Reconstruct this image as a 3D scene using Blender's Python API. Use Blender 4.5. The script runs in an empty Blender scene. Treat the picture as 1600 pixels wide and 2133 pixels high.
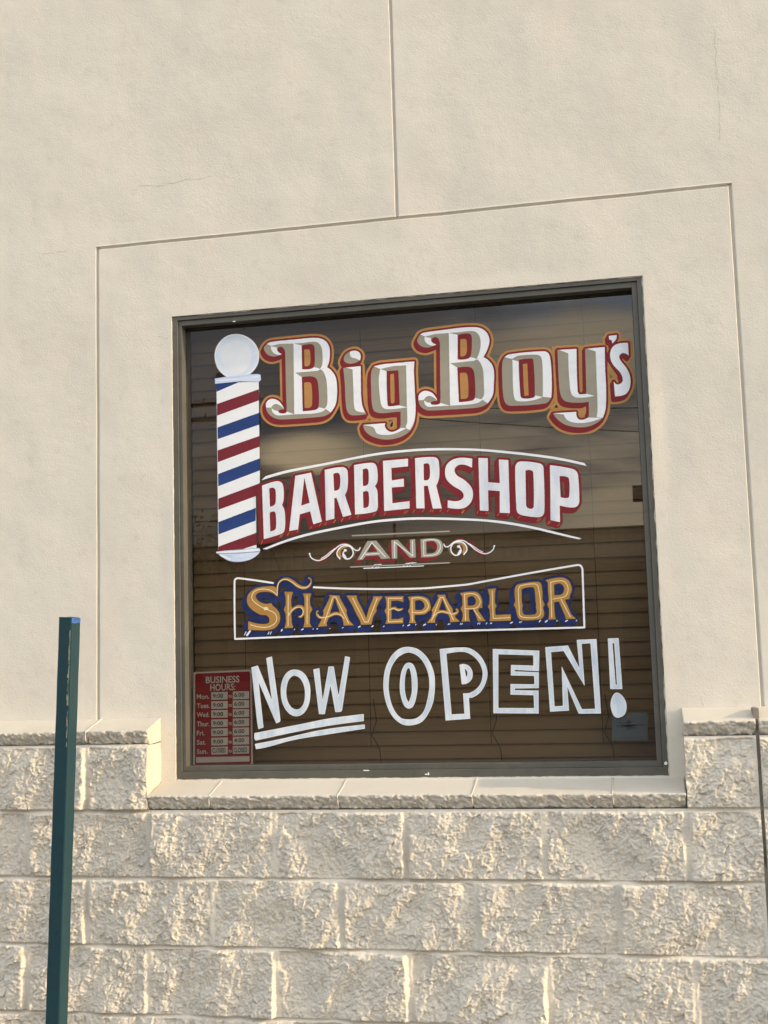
import bpy, bmesh, math, random
import numpy as np
from mathutils import Vector, Matrix, geometry

random.seed(7)
SC = bpy.context.scene
COL = SC.collection
R_ = math.radians

# ------------------------------------------------------------------ camera
CAM_LOC = (1.4752, -3.7815, 1.5958)
YAW, PITCH, ROLL = -0.20168, 0.11360, -0.02909
cd = bpy.data.cameras.new("camera")
cam = bpy.data.objects.new("camera", cd)
COL.objects.link(cam)
fwd = Vector((math.sin(YAW)*math.cos(PITCH), math.cos(YAW)*math.cos(PITCH), math.sin(PITCH)))
rgt = Vector((math.cos(YAW), -math.sin(YAW), 0))
upv = rgt.cross(fwd)
r2 = rgt*math.cos(ROLL) + upv*math.sin(ROLL)
u2 = -rgt*math.sin(ROLL) + upv*math.cos(ROLL)
cam.matrix_world = Matrix(((r2.x, u2.x, -fwd.x, CAM_LOC[0]), (r2.y, u2.y, -fwd.y, CAM_LOC[1]),
                           (r2.z, u2.z, -fwd.z, CAM_LOC[2]), (0, 0, 0, 1)))
cd.sensor_fit = 'VERTICAL'
cd.sensor_height = 36.0
cd.lens = 2565.5/2133*36.0
cd.clip_end = 2000
SC.camera = cam

# ------------------------------------------------------------------ sky, sun, exposure
SUN_EL, SUN_A = R_(17.0), R_(5.2)          # elevation; angle between the sun and the plane of the wall
SUN_DIR = Vector((math.cos(SUN_EL)*math.cos(SUN_A), -math.cos(SUN_EL)*math.sin(SUN_A), math.sin(SUN_EL)))
W = bpy.data.worlds.new("World"); SC.world = W; W.use_nodes = True
nt = W.node_tree; nt.nodes.clear()
def wn(t, **k):
    n = nt.nodes.new(t)
    for a, v in k.items(): setattr(n, a, v)
    return n
sky = wn('ShaderNodeTexSky', sky_type='NISHITA', sun_disc=False)
sky.sun_elevation = SUN_EL; sky.sun_rotation = math.atan2(SUN_DIR.x, SUN_DIR.y)
sky.air_density = 1.0; sky.dust_density = 2.2; sky.ozone_density = 1.0
tc = wn('ShaderNodeTexCoord')
mp = wn('ShaderNodeMapping'); mp.inputs['Scale'].default_value = (1.0, 1.0, 2.4); mp.inputs['Location'].default_value = (3.1, 0.4, 1.7)
ns = wn('ShaderNodeTexNoise'); ns.inputs['Scale'].default_value = 3.4; ns.inputs['Detail'].default_value = 6; ns.inputs['Roughness'].default_value = 0.55
rp = wn('ShaderNodeValToRGB'); rp.color_ramp.elements[0].position = 0.40; rp.color_ramp.elements[1].position = 0.62
n2 = wn('ShaderNodeTexNoise'); n2.inputs['Scale'].default_value = 4.5; n2.inputs['Detail'].default_value = 4
cr = wn('ShaderNodeValToRGB')
cr.color_ramp.elements[0].position = 0.38; cr.color_ramp.elements[0].color = (4.2, 4.75, 5.8, 1)
cr.color_ramp.elements[1].position = 0.68; cr.color_ramp.elements[1].color = (11.5, 10.4, 8.8, 1)
mx = wn('ShaderNodeMixRGB')
BANKS = [((-0.25, -0.95, 0.15), 0.36, None, 0.95), ((-0.314, -0.921, 0.232), 0.17, (1.0, 1.08, 1.3), 0.85), ((-0.22, -0.941, 0.257), 0.12, (1.5, 1.5, 1.55), 0.75), ((-0.304, -0.945, 0.118), 0.125, (0.95, 0.9, 0.85), 0.85), ((-0.18, -0.978, 0.108), 0.1, (1.7, 1.6, 1.4), 0.6), ((-0.028, -0.972, 0.235), 0.075, (5.6, 4.8, 3.5), 0.8), ((-0.107, -0.967, 0.233), 0.05, (3.6, 3.2, 2.6), 0.6), ((-0.251, -0.954, 0.162), 0.042, (9.5, 7.6, 4.8), 0.9), ((-0.173, -0.971, 0.167), 0.06, (3.4, 3.0, 2.4), 0.6), ((-0.004, -0.994, 0.108), 0.06, (5.8, 4.9, 3.4), 0.8)]
bg = wn('ShaderNodeBackground'); bg.inputs['Strength'].default_value = 0.15
wo = wn('ShaderNodeOutputWorld')
L = nt.links.new
L(tc.outputs['Generated'], mp.inputs['Vector']); L(mp.outputs['Vector'], ns.inputs['Vector']); L(mp.outputs['Vector'], n2.inputs['Vector'])
L(ns.outputs['Fac'], rp.inputs['Fac']); L(n2.outputs['Fac'], cr.inputs['Fac'])
L(rp.outputs['Color'], mx.inputs['Fac']); L(sky.outputs['Color'], mx.inputs['Color1']); L(cr.outputs['Color'], mx.inputs['Color2'])
# low evening clouds over the street: warm bright banks and a grey-blue one, broken up by the noise
def bank(prev, d, size, col, amt, squash=3.2):
    sub = wn('ShaderNodeVectorMath', operation='SUBTRACT'); sub.inputs[1].default_value = d
    ml = wn('ShaderNodeVectorMath', operation='MULTIPLY'); ml.inputs[1].default_value = (1, 1, squash)
    ln = wn('ShaderNodeVectorMath', operation='LENGTH')
    ad = wn('ShaderNodeMath', operation='MULTIPLY_ADD'); ad.inputs[1].default_value = size*1.3; 
    sh = wn('ShaderNodeMath', operation='ADD')
    mr = wn('ShaderNodeMapRange', interpolation_type='SMOOTHSTEP'); mr.inputs['From Min'].default_value = size*1.55; mr.inputs['From Max'].default_value = size*.75; mr.inputs['To Max'].default_value = amt
    m = wn('ShaderNodeMixRGB'); m.inputs['Color2'].default_value = (*col, 1)
    L(tc.outputs['Generated'], sub.inputs[0]); L(sub.outputs[0], ml.inputs[0]); L(ml.outputs[0], ln.inputs[0])
    L(n3.outputs['Fac'], ad.inputs[0]); ad.inputs[2].default_value = -size*.65
    L(ln.outputs['Value'], sh.inputs[0]); L(ad.outputs[0], sh.inputs[1]); L(sh.outputs[0], mr.inputs['Value'])
    L(mr.outputs['Result'], m.inputs['Fac']); L(prev.outputs['Color'], m.inputs['Color1']); return m
mp3 = wn('ShaderNodeMapping'); mp3.inputs['Scale'].default_value = (1, 1, 3.4)
n3 = wn('ShaderNodeTexNoise'); n3.inputs['Scale'].default_value = 9.0; n3.inputs['Detail'].default_value = 5; n3.inputs['Roughness'].default_value = 0.6
L(tc.outputs['Generated'], mp3.inputs['Vector']); L(mp3.outputs['Vector'], n3.inputs['Vector'])
mp4 = wn('ShaderNodeMapping'); mp4.inputs['Scale'].default_value = (1, 1, 6.5); mp4.inputs['Rotation'].default_value = (0, R_(4), 0)
n4 = wn('ShaderNodeTexNoise'); n4.inputs['Scale'].default_value = 6.0; n4.inputs['Detail'].default_value = 5; n4.inputs['Distortion'].default_value = .6
c4 = wn('ShaderNodeValToRGB'); c4.color_ramp.elements[0].position = .36; c4.color_ramp.elements[0].color = (1.25, 1.22, 1.22, 1); c4.color_ramp.elements[1].position = .68; c4.color_ramp.elements[1].color = (5.6, 4.8, 3.6, 1)
L(tc.outputs['Generated'], mp4.inputs['Vector']); L(mp4.outputs['Vector'], n4.inputs['Vector']); L(n4.outputs['Fac'], c4.inputs['Fac'])
for d_, size_, col_, amt_ in BANKS:
    mx = bank(mx, d_, size_, col_ or (1, 1, 1), amt_)
    if col_ is None: L(c4.outputs['Color'], mx.inputs['Color2'])
L(mx.outputs['Color'], bg.inputs['Color']); L(bg.outputs['Background'], wo.inputs['Surface'])
sl = bpy.data.lights.new("sun", 'SUN'); sl.energy = 2.0; sl.angle = R_(0.6); sl.color = (1.0, 0.77, 0.50)
so = bpy.data.objects.new("sun", sl); COL.objects.link(so)
so.rotation_euler = SUN_DIR.to_track_quat('Z', 'Y').to_euler(); so.location = (6, -4, 6)
SC.view_settings.view_transform = 'Standard'; SC.view_settings.look = 'None'
SC.view_settings.exposure = 1.19; SC.view_settings.gamma = 1.0
SC.render.engine = 'CYCLES'
SC.cycles.max_bounces = 8; SC.cycles.transparent_max_bounces = 12

# ------------------------------------------------------------------ helpers
def new_obj(name, verts, faces, mats, parent=None, mi=None, smooth=False):
    me = bpy.data.meshes.new(name)
    me.from_pydata([tuple(map(float, v)) for v in verts], [], [tuple(map(int, f)) for f in faces])
    for m in (mats if isinstance(mats, (list, tuple)) else [mats]): me.materials.append(m)
    if mi is not None: me.polygons.foreach_set('material_index', np.asarray(mi, dtype=np.int32))
    if smooth: me.polygons.foreach_set('use_smooth', np.ones(len(me.polygons), bool))
    me.update()
    o = bpy.data.objects.new(name, me); COL.objects.link(o)
    if parent: o.parent = parent
    return o
def tag(o, label=None, cat=None, group=None, kind=None):
    for k, v in (('label', label), ('category', cat), ('group', group), ('kind', kind)):
        if v: o[k] = v
    return o
def thing(name, label, cat, group=None):
    o = bpy.data.objects.new(name, None); COL.objects.link(o); o.empty_display_size = 0.1
    return tag(o, label, cat, group)
class MB:
    def __init__(s): s.v = []; s.f = []; s.m = []
    def box(s, x0, x1, y0, y1, z0, z1, m=0):
        b = len(s.v)
        s.v += [(x0,y0,z0),(x1,y0,z0),(x1,y1,z0),(x0,y1,z0),(x0,y0,z1),(x1,y0,z1),(x1,y1,z1),(x0,y1,z1)]
        for q in ((0,3,2,1),(4,5,6,7),(0,1,5,4),(1,2,6,5),(2,3,7,6),(3,0,4,7)): s.f.append(tuple(b+i for i in q)); s.m.append(m)
    def poly(s, pts, m=0):
        b = len(s.v); s.v += list(pts); s.f.append(tuple(range(b, b+len(pts)))); s.m.append(m)
    def tube(s, pts, r, n=6, m=0):
        pts = [Vector(p) for p in pts]; rings = []
        for i, p in enumerate(pts):
            d = (pts[min(i+1, len(pts)-1)] - pts[max(i-1, 0)]).normalized()
            a = d.orthogonal().normalized(); c = d.cross(a)
            rr = r[i] if isinstance(r, (list, tuple)) else r
            b = len(s.v); rings.append(b)
            s.v += [tuple(p + (a*math.cos(2*math.pi*k/n) + c*math.sin(2*math.pi*k/n))*rr) for k in range(n)]
        for a, b in zip(rings, rings[1:]):
            for k in range(n): s.f.append((a+k, a+(k+1)%n, b+(k+1)%n, b+k)); s.m.append(m)
        s.f.append(tuple(rings[0]+k for k in range(n))[::-1]); s.m.append(m)
        s.f.append(tuple(rings[-1]+k for k in range(n))); s.m.append(m)
    def build(s, name, mats, parent=None, bevel=0, smooth=False):
        o = new_obj(name, s.v, s.f, mats, parent, s.m, smooth)
        if bevel:
            bm = bmesh.new(); bm.from_mesh(o.data)
            bmesh.ops.bevel(bm, geom=bm.edges[:], offset=bevel, segments=2, profile=0.6, affect='EDGES', clamp_overlap=True)
            bm.to_mesh(o.data); bm.free()
        return o

def node_mat(name, color, rough=0.7, spec=0.3, metallic=0.0, vary=None, bumps=(), rough_var=0):
    """procedural paint/stone/metal: colour mottled by noise and one or two bump layers"""
    m = bpy.data.materials.new(name); m.use_nodes = True
    t = m.node_tree; b = t.nodes['Principled BSDF']
    b.inputs['Base Color'].default_value = (*color, 1); b.inputs['Roughness'].default_value = rough
    b.inputs['Specular IOR Level'].default_value = spec; b.inputs['Metallic'].default_value = metallic
    tc = t.nodes.new('ShaderNodeTexCoord')
    prev = None
    for i, (scale, col2, lo, hi, stretch) in enumerate(vary or ()):
        mp = t.nodes.new('ShaderNodeMapping'); mp.inputs['Scale'].default_value = stretch; mp.inputs['Location'].default_value = (i*3.7, i*1.9, i*5.1)
        n = t.nodes.new('ShaderNodeTexNoise'); n.inputs['Scale'].default_value = scale; n.inputs['Detail'].default_value = 5; n.inputs['Roughness'].default_value = 0.6
        r = t.nodes.new('ShaderNodeMapRange'); r.inputs['From Min'].default_value = lo; r.inputs['From Max'].default_value = hi
        mx = t.nodes.new('ShaderNodeMixRGB'); mx.inputs['Color2'].default_value = (*col2, 1); mx.inputs['Color1'].default_value = (*color, 1)
        t.links.new(tc.outputs['Object'], mp.inputs['Vector']); t.links.new(mp.outputs['Vector'], n.inputs['Vector'])
        t.links.new(n.outputs['Fac'], r.inputs['Value']); t.links.new(r.outputs['Result'], mx.inputs['Fac'])
        if prev: t.links.new(prev.outputs['Color'], mx.inputs['Color1'])
        prev = mx
    if prev: t.links.new(prev.outputs['Color'], b.inputs['Base Color'])
    pb = None
    for (scale, dist, stretch, detail) in bumps:
        mp = t.nodes.new('ShaderNodeMapping'); mp.inputs['Scale'].default_value = stretch
        n = t.nodes.new('ShaderNodeTexNoise'); n.inputs['Scale'].default_value = scale; n.inputs['Detail'].default_value = detail; n.inputs['Roughness'].default_value = 0.6
        bp = t.nodes.new('ShaderNodeBump'); bp.inputs['Distance'].default_value = dist; bp.inputs['Strength'].default_value = 1.0
        t.links.new(tc.outputs['Object'], mp.inputs['Vector']); t.links.new(mp.outputs['Vector'], n.inputs['Vector']); t.links.new(n.outputs['Fac'], bp.inputs['Height'])
        if pb: t.links.new(pb.outputs['Normal'], bp.inputs['Normal'])
        pb = bp
    if pb: t.links.new(pb.outputs['Normal'], b.inputs['Normal'])
    return m

# numpy gradient noise -------------------------------------------------
def perlin(x, y, seed=0):
    rs = np.random.RandomState(seed); perm = rs.permutation(512); ang = rs.rand(512)*2*np.pi
    gx, gy = np.cos(ang), np.sin(ang)
    xi = np.floor(x).astype(int); yi = np.floor(y).astype(int); xf = x-xi; yf = y-yi
    u = xf*xf*xf*(xf*(xf*6-15)+10); v = yf*yf*yf*(yf*(yf*6-15)+10)
    def g(ix, iy, dx, dy):
        h = perm[(perm[ix % 512] + iy) % 512]; return gx[h]*dx + gy[h]*dy
    a = g(xi, yi, xf, yf); b = g(xi+1, yi, xf-1, yf); c = g(xi, yi+1, xf, yf-1); d = g(xi+1, yi+1, xf-1, yf-1)
    return ((a*(1-u)+b*u)*(1-v) + (c*(1-u)+d*u)*v)*1.5
def fbm(x, y, seed, octaves=4, gain=0.5):
    s = 0; a = 1; f = 1
    for o in range(octaves):
        s = s + a*perlin(x*f, y*f, seed+o*17); a *= gain; f *= 2.03
    return s
def facets(x, y, seed, tilt):
    """broken-stone facets: every Voronoi cell is a little plane of its own slope"""
    xi = np.floor(x).astype(int); yi = np.floor(y).astype(int); best = np.full(x.shape, 9e9); out = np.zeros_like(x)
    def h(i, j, k): v = np.sin(i*127.1+j*311.7+k*74.7+seed*19.19)*43758.5453; return v-np.floor(v)
    for di in (-1, 0, 1):
        for dj in (-1, 0, 1):
            i, j = xi+di, yi+dj; dx = x-(i+h(i, j, 1)); dy = y-(j+h(i, j, 2)); d = dx*dx+dy*dy; m = d < best
            best = np.where(m, d, best)
            out = np.where(m, (h(i, j, 3)-.5)*.7+dx*(h(i, j, 4)-.5)*2*tilt+dy*(h(i, j, 5)-.5)*2*tilt, out)
    return out
def smooth01(t): t = np.clip(t, 0, 1); return t*t*(3-2*t)
def grid_mesh(name, xs, zs, Y, mat, parent, keep=None, smooth=True):
    nx, nz = len(xs), len(zs)
    X, Z = np.meshgrid(xs, zs)
    V = np.stack([X, Y, Z], -1).reshape(-1, 3)
    i, j = np.meshgrid(np.arange(nx-1), np.arange(nz-1))
    a = (j*nx+i); F = np.stack([a, a+1, a+nx+1, a+nx], -1)
    F = F[keep] if keep is not None else F.reshape(-1, 4)
    F = F.reshape(-1, 4)
    used = np.unique(F); rm = np.full(len(V), -1); rm[used] = np.arange(len(used))
    V = V[used]; F = rm[F]
    me = bpy.data.meshes.new(name)
    me.vertices.add(len(V)); me.vertices.foreach_set('co', V.astype(np.float32).ravel())
    me.loops.add(F.size); me.loops.foreach_set('vertex_index', F.astype(np.int32).ravel())
    me.polygons.add(len(F)); me.polygons.foreach_set('loop_start', np.arange(0, F.size, 4, dtype=np.int32))
    me.polygons.foreach_set('use_smooth', np.full(len(F), smooth))
    me.update(calc_edges=True); me.validate()
    me.materials.append(mat)
    o = bpy.data.objects.new(name, me); COL.objects.link(o)
    if parent: o.parent = parent
    return o

# ------------------------------------------------------------------ materials
M = {}
STUCCO = (0.665, 0.62, 0.528)
M['stucco'] = node_mat('stucco_paint', STUCCO, 0.9, 0.15,
    vary=[(1.6, (0.685, 0.643, 0.545), .36, .72, (1, 1, 1)), (5.0, (0.645, 0.592, 0.502), .42, .78, (1, 1, 1)), (24.0, (0.60, 0.545, 0.455), .55, .85, (1, 1, 1))],
    bumps=[(60, 0.0004, (1, 1, 1), 4), (170, 0.0007, (1, 1, 1), 3)])
M['block'] = node_mat('split_face_block_paint', (0.575, 0.535, 0.455), 0.92, 0.12,
    vary=[(3.0, (0.61, 0.56, 0.465), .4, .7, (1, 1, 1)), (60.0, (0.49, 0.45, 0.385), .58, .82, (1, 1, 1))],
    bumps=[(110, 0.0024, (1, 1, 1.3), 4)])
M['cap'] = node_mat('smooth_cap_paint', (0.52, 0.485, 0.41), 0.85, 0.15,
    vary=[(4.0, (0.47, 0.43, 0.36), .45, .75, (1, 1, 1)), (40.0, (0.50, 0.44, 0.35), .6, .85, (1, 1, 1))], bumps=[(160, 0.0006, (1, 1, 1), 3)])
M['sealant'] = node_mat('grey_joint_sealant', (0.24, 0.21, 0.17), 0.8, 0.2, vary=[(20, (.12, .1, .08), .45, .7, (1, 1, 1))])
M['crack'] = node_mat('hairline_crack', (0.47, 0.425, 0.34), 0.95, 0.05)
M['frame'] = node_mat('anodised_window_frame', (0.088, 0.085, 0.070), 0.42, 0.4,
    vary=[(5, (0.115, 0.11, 0.09), .4, .7, (1, 1, 1)), (45, (.068, .064, .052), .55, .8, (1, 1, 1))], bumps=[(30, .0003, (1, 1, 1), 3)])
M['gasket'] = node_mat('black_glazing_gasket', (0.02, 0.02, 0.022), 0.6, 0.3)
M['caulk'] = node_mat('old_white_caulk', (0.52, 0.48, 0.39), 0.8, 0.2, vary=[(60, (.24, .22, .19), .5, .65, (1, 1, 1))])
M['fleck'] = node_mat('white_fleck', (0.8, 0.8, 0.78), 0.5, 0.3)
M['blind'] = node_mat('brown_blind_slat', (0.215, 0.142, 0.070), 0.6, 0.25, vary=[(6, (.225, .152, .08), .4, .7, (.4, 1, 6)), (40, (.165, .11, .058), .55, .8, (.1, 1, 4))])
M['cord'] = node_mat('blind_cord', (0.05, 0.038, 0.025), 0.8, 0.1)
M['dark'] = node_mat('dark_interior', (0.03, 0.026, 0.022), 0.9, 0.1)
M['post'] = node_mat('dark_green_post_paint', (0.0085, 0.036, 0.048), 0.42, 0.3,
    vary=[(4, (0.012, 0.042, 0.050), .4, .7, (1, 1, .3)), (90, (.007, .025, .031), .55, .8, (1, 1, 1))], bumps=[(220, .00025, (1, 1, 1), 3)])
M['worn'] = node_mat('worn_paint_edge', (0.25, 0.245, 0.17), 0.7, 0.2, vary=[(70, (.06, .085, .07), .48, .6, (1, 1, .5))])
M['tape'] = node_mat('blue_masking_tape', (0.035, 0.09, 0.24), 0.7, 0.2, vary=[(60, (.08, .2, .6), .45, .7, (1, 1, 1))])
M['asphalt'] = node_mat('asphalt', (0.05, 0.048, 0.045), 0.9, 0.2, vary=[(3, (.07, .066, .06), .4, .7, (1, 1, 1)), (120, (.03, .03, .03), .5, .8, (1, 1, 1))], bumps=[(150, .004, (1, 1, 1), 3)])
M['concrete'] = node_mat('concrete', (0.22, 0.21, 0.19), 0.9, 0.2, vary=[(2, (.18, .17, .155), .4, .7, (1, 1, 1)), (50, (.16, .15, .14), .55, .8, (1, 1, 1))], bumps=[(90, .002, (1, 1, 1), 4)])
M['wood'] = node_mat('weathered_wood', (0.035, 0.027, 0.02), 0.9, 0.1, vary=[(6, (.02, .016, .012), .4, .7, (1, 1, .1))])
M['wire'] = node_mat('black_cable', (0.012, 0.012, 0.012), 0.7, 0.2)
M['brown'] = node_mat('brown_sign_panel', (0.05, 0.022, 0.015), 0.6, 0.3)
M['mansard'] = node_mat('ribbed_metal', (0.42, 0.35, 0.26), 0.6, 0.3)
M['shopwall'] = node_mat('tan_render', (0.16, 0.125, 0.085), 0.9, 0.1, vary=[(1, (.12, .095, .065), .4, .7, (1, 1, 1))])
M['shopglass'] = node_mat('dark_shop_glass', (0.02, 0.02, 0.02), 0.1, 0.5)
M['leaf'] = node_mat('leaf', (0.075, 0.085, 0.03), 0.7, 0.2, vary=[(5, (.11, .09, .03), .4, .7, (1, 1, 1))])
M['bark'] = node_mat('bark', (0.09, 0.065, 0.045), 0.95, 0.1)
# sign-writer's enamels
def enamel(name, c, c2=None, scale=14, lo=.42, hi=.7, stretch=(1, 1, 2.5)):
    M[name] = node_mat(name+'_enamel', c, 0.5, 0.2, vary=[(scale, c2, lo, hi, stretch)] if c2 else None)
enamel('white', (0.81, 0.82, 0.83), (0.70, 0.72, 0.76), 9, .5, .8)
enamel('grey', (0.325, 0.295, 0.225), (.29, .265, .2), 8)
enamel('red', (0.205, 0.019, 0.022), (.175, .015, .019), 9)
enamel('gold', (0.46, 0.235, 0.075), (.40, .20, .06), 9)
enamel('black', (0.02, 0.015, 0.012))
enamel('tan', (0.37, 0.345, 0.27), (.33, .31, .245), 9)
enamel('amber', (0.43, 0.235, 0.062), (.36, .19, .05), 9)
enamel('cream', (0.80, 0.64, 0.37))
enamel('navy', (0.011, 0.019, 0.078), (.017, .032, .125), 16)
enamel('chalk', (0.81, 0.82, 0.83))
enamel('chalkblue', (0.50, 0.58, 0.66), (0.69, 0.74, 0.78), 15, .36, .64, (2.6, 1, .55))
enamel('fillwhite', (0.62, 0.66, 0.72), (0.78, 0.79, 0.80), 12, .32, .58, (2.2, 1, 0.6))
enamel('pwhite', (0.81, 0.82, 0.82), (.76, .78, .80), 10)
enamel('pred', (0.180, 0.020, 0.030), (.155, .017, .026), 9)
enamel('pblue', (0.022, 0.052, 0.185), (.017, .042, .155), 9)
enamel('pglobe', (0.62, 0.70, 0.79), (0.72, 0.77, 0.82), 16, .4, .65, (1, 1, 1))
enamel('pcore', (0.71, 0.75, 0.78), (.78, .79, .79), 14, .4, .65, (1, 1, 1))
enamel('pcollar', (0.42, 0.53, 0.76), (0.66, 0.73, 0.84), 13, .38, .66, (.5, 1, 3))
enamel('pgrey', (0.30, 0.34, 0.45))
enamel('tick', (0.42, 0.15, 0.05))
enamel('tickw', (0.72, 0.75, 0.80))
enamel('signred', (0.20, 0.012, 0.016), (.18, .011, .014), 10)
enamel('signwhite', (0.44, 0.41, 0.365), (.39, .365, .325), 10)
enamel('ink', (0.03, 0.03, 0.03))
enamel('paper', (0.115, 0.14, 0.145), (.10, .125, .13), 8)
enamel('paperink', (0.07, 0.09, 0.12))

# glass: tinted, reflects by Fresnel on its outer face
g = bpy.data.materials.new('tinted_window_glass'); g.use_nodes = True; t = g.node_tree; t.nodes.clear()
o_ = t.nodes.new('ShaderNodeOutputMaterial'); tr = t.nodes.new('ShaderNodeBsdfTransparent'); tr.inputs['Color'].default_value = (0.72, 0.705, 0.67, 1)
tr2 = t.nodes.new('ShaderNodeBsdfTransparent'); gl = t.nodes.new('ShaderNodeBsdfGlossy'); gl.inputs['Roughness'].default_value = 0.0; gl.inputs['Color'].default_value = (1, 1, 1, 1)
fr = t.nodes.new('ShaderNodeFresnel'); fr.inputs['IOR'].default_value = 1.82
m1 = t.nodes.new('ShaderNodeMixShader'); m2 = t.nodes.new('ShaderNodeMixShader'); ge = t.nodes.new('ShaderNodeNewGeometry')
t.links.new(fr.outputs[0], m1.inputs[0]); t.links.new(tr.outputs[0], m1.inputs[1]); t.links.new(gl.outputs[0], m1.inputs[2])
t.links.new(ge.outputs['Backfacing'], m2.inputs[0]); t.links.new(m1.outputs[0], m2.inputs[1]); t.links.new(tr2.outputs[0], m2.inputs[2]); t.links.new(m2.outputs[0], o_.inputs[0])
M['glass'] = g

# ------------------------------------------------------------------ the ground
def flat(name, x0, x1, y0, y1, z, mat):
    return tag(new_obj(name, [(x0, y0, z), (x1, y0, z), (x1, y1, z), (x0, y1, z)], [(0, 1, 2, 3)], mat), kind='structure')
flat('ground', -300, 300, -300, 300, -0.13, M['asphalt'])
mb = MB(); mb.box(-14, 16, -1.9, -0.145, -0.2, 0.0); mb.box(-14, 16, -2.05, -1.905, -0.2, -0.004)
tag(mb.build('pavement', M['concrete']), kind='structure')

# ------------------------------------------------------------------ shop building
G = 0.055                                   # depth of the glass behind the wall face
WX0, WX1, WZ0, WZ1 = -0.0005, 1.5373, 1.2109, 2.7275
JL, JR, JT, JM = -0.2648, 1.8128, 2.9877, 0.7731
BZ = 1.13; CH = 0.2032; BL = 0.4064; BX = -0.4567; DEP = 0.112
XL, XR, XJ = -0.0505, 1.5805, 1.784         # ends of the tall block walls left and right; control joint
shop = thing('shop_building', 'beige stucco shop wall on pale split-face block base with one big square window', 'building')

def lines(lo, hi, step, extra, fine_lo, fine_hi):
    xs = list(np.arange(fine_lo, fine_hi+1e-6, step))
    x = fine_lo; s = step
    while x > lo: s *= 1.35; x -= s; xs.append(max(x, lo))
    x = fine_hi; s = step
    while x < hi: s *= 1.35; x += s; xs.append(min(x, hi))
    ex = sorted(set(extra))
    xs = [v for v in xs if all(abs(v-e) > step*0.3 for e in ex)] + ex
    return np.array(sorted(set(np.round(xs, 5))))
gw, gd = 0.0052, 0.009                        # half width and depth of the reveal joints
gp = [-gw-.0022, -gw, -gw*.62, gw*.62, gw, gw+.0022]
xs = lines(-9, 9, 0.0085, [WX0, WX1] + [c+d for c in (JL, JM, JR) for d in gp], -0.75, 2.1)
zs = lines(1.19, 5.2, 0.0085, [WZ0, WZ1] + [JT+d for d in gp], 1.19, 4.1)
X, Z = np.meshgrid(xs, zs)
def groove(d):                               # rounded plaster reveal
    a = np.abs(d); return np.where(a >= gw, -0.0012*np.clip(1-(a-gw)/.0022, 0, 1), gd*smooth01((gw-a)/(gw*.38)))
wob = 0.0012*perlin(X*6, Z*6, 5)
Y = 0.0036*fbm(X*1.7, Z*1.7, 11, 3) + 0.0008*fbm(X*7, Z*7, 21, 3) + 0.00012*fbm(X*34, Z*34, 31, 2)
calm = smooth01(np.minimum.reduce([np.maximum(np.abs(X-(WX0+WX1)/2)-(WX1-WX0)/2, np.abs(Z-(WZ0+WZ1)/2)-(WZ1-WZ0)/2)])/0.05)
Y = Y*(0.25+0.75*calm) - 0.001*(1-calm)
gr = np.where(Z <= JT+gw, np.maximum.reduce([groove(X-JL), groove(X-JR)]), 0)
gr = np.where(np.abs(gr) > 0, gr, np.where((X > JL-gw) & (X < JR+gw), groove(Z-JT), 0))
gr = np.where((gr == 0) & (Z > JT+gw), groove(X-JM), gr)
Y = Y + gr
xc = (xs[:-1]+xs[1:])/2; zc = (zs[:-1]+zs[1:])/2
XC, ZC = np.meshgrid(xc, zc)
keep = ~((XC > WX0) & (XC < WX1) & (ZC > WZ0) & (ZC < WZ1))
stucco = grid_mesh('stucco_wall', xs, zs, Y, M['stucco'], shop, keep)
# the thickness of the render round the opening, and the rest of the shell
mb = MB()
for (a, b) in (((WX0, WZ0), (WX0, WZ1)), ((WX0, WZ1), (WX1, WZ1)), ((WX1, WZ1), (WX1, WZ0)), ((WX1, WZ0), (WX0, WZ0))):
    mb.poly([(a[0], -0.001, a[1]), (b[0], -0.001, b[1]), (b[0], 0.09, b[1]), (a[0], 0.09, a[1])])
mb.build('window_reveal', M['stucco'], shop)
mb = MB()
mb.box(-9, -8.8, 0.03, 7, -0.13, 5.18); mb.box(8.8, 9, 0.03, 7, -0.13, 5.18); mb.box(-8.79, 8.79, 6.8, 7, -0.13, 5.18)
mb.build('side_wall', M['stucco'], shop)
mb = MB(); mb.box(-9.05, 9.05, -0.02, 7.05, 5.205, 5.36); mb.build('roof', M['concrete'], shop)
mb = MB(); mb.box(-0.6, 2.1, 1.2, 1.25, 0.2, 3.5); mb.box(-0.65, -0.6, 0.1, 1.2, 0.2, 3.5); mb.box(2.1, 2.15, 0.1, 1.2, 0.2, 3.5)
mb.box(-0.6, 2.1, 0.1, 1.2, 0.15, 0.2); mb.box(-0.6, 2.1, 0.1, 1.2, 3.5, 3.55); mb.build('interior', M['dark'], shop)

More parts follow.
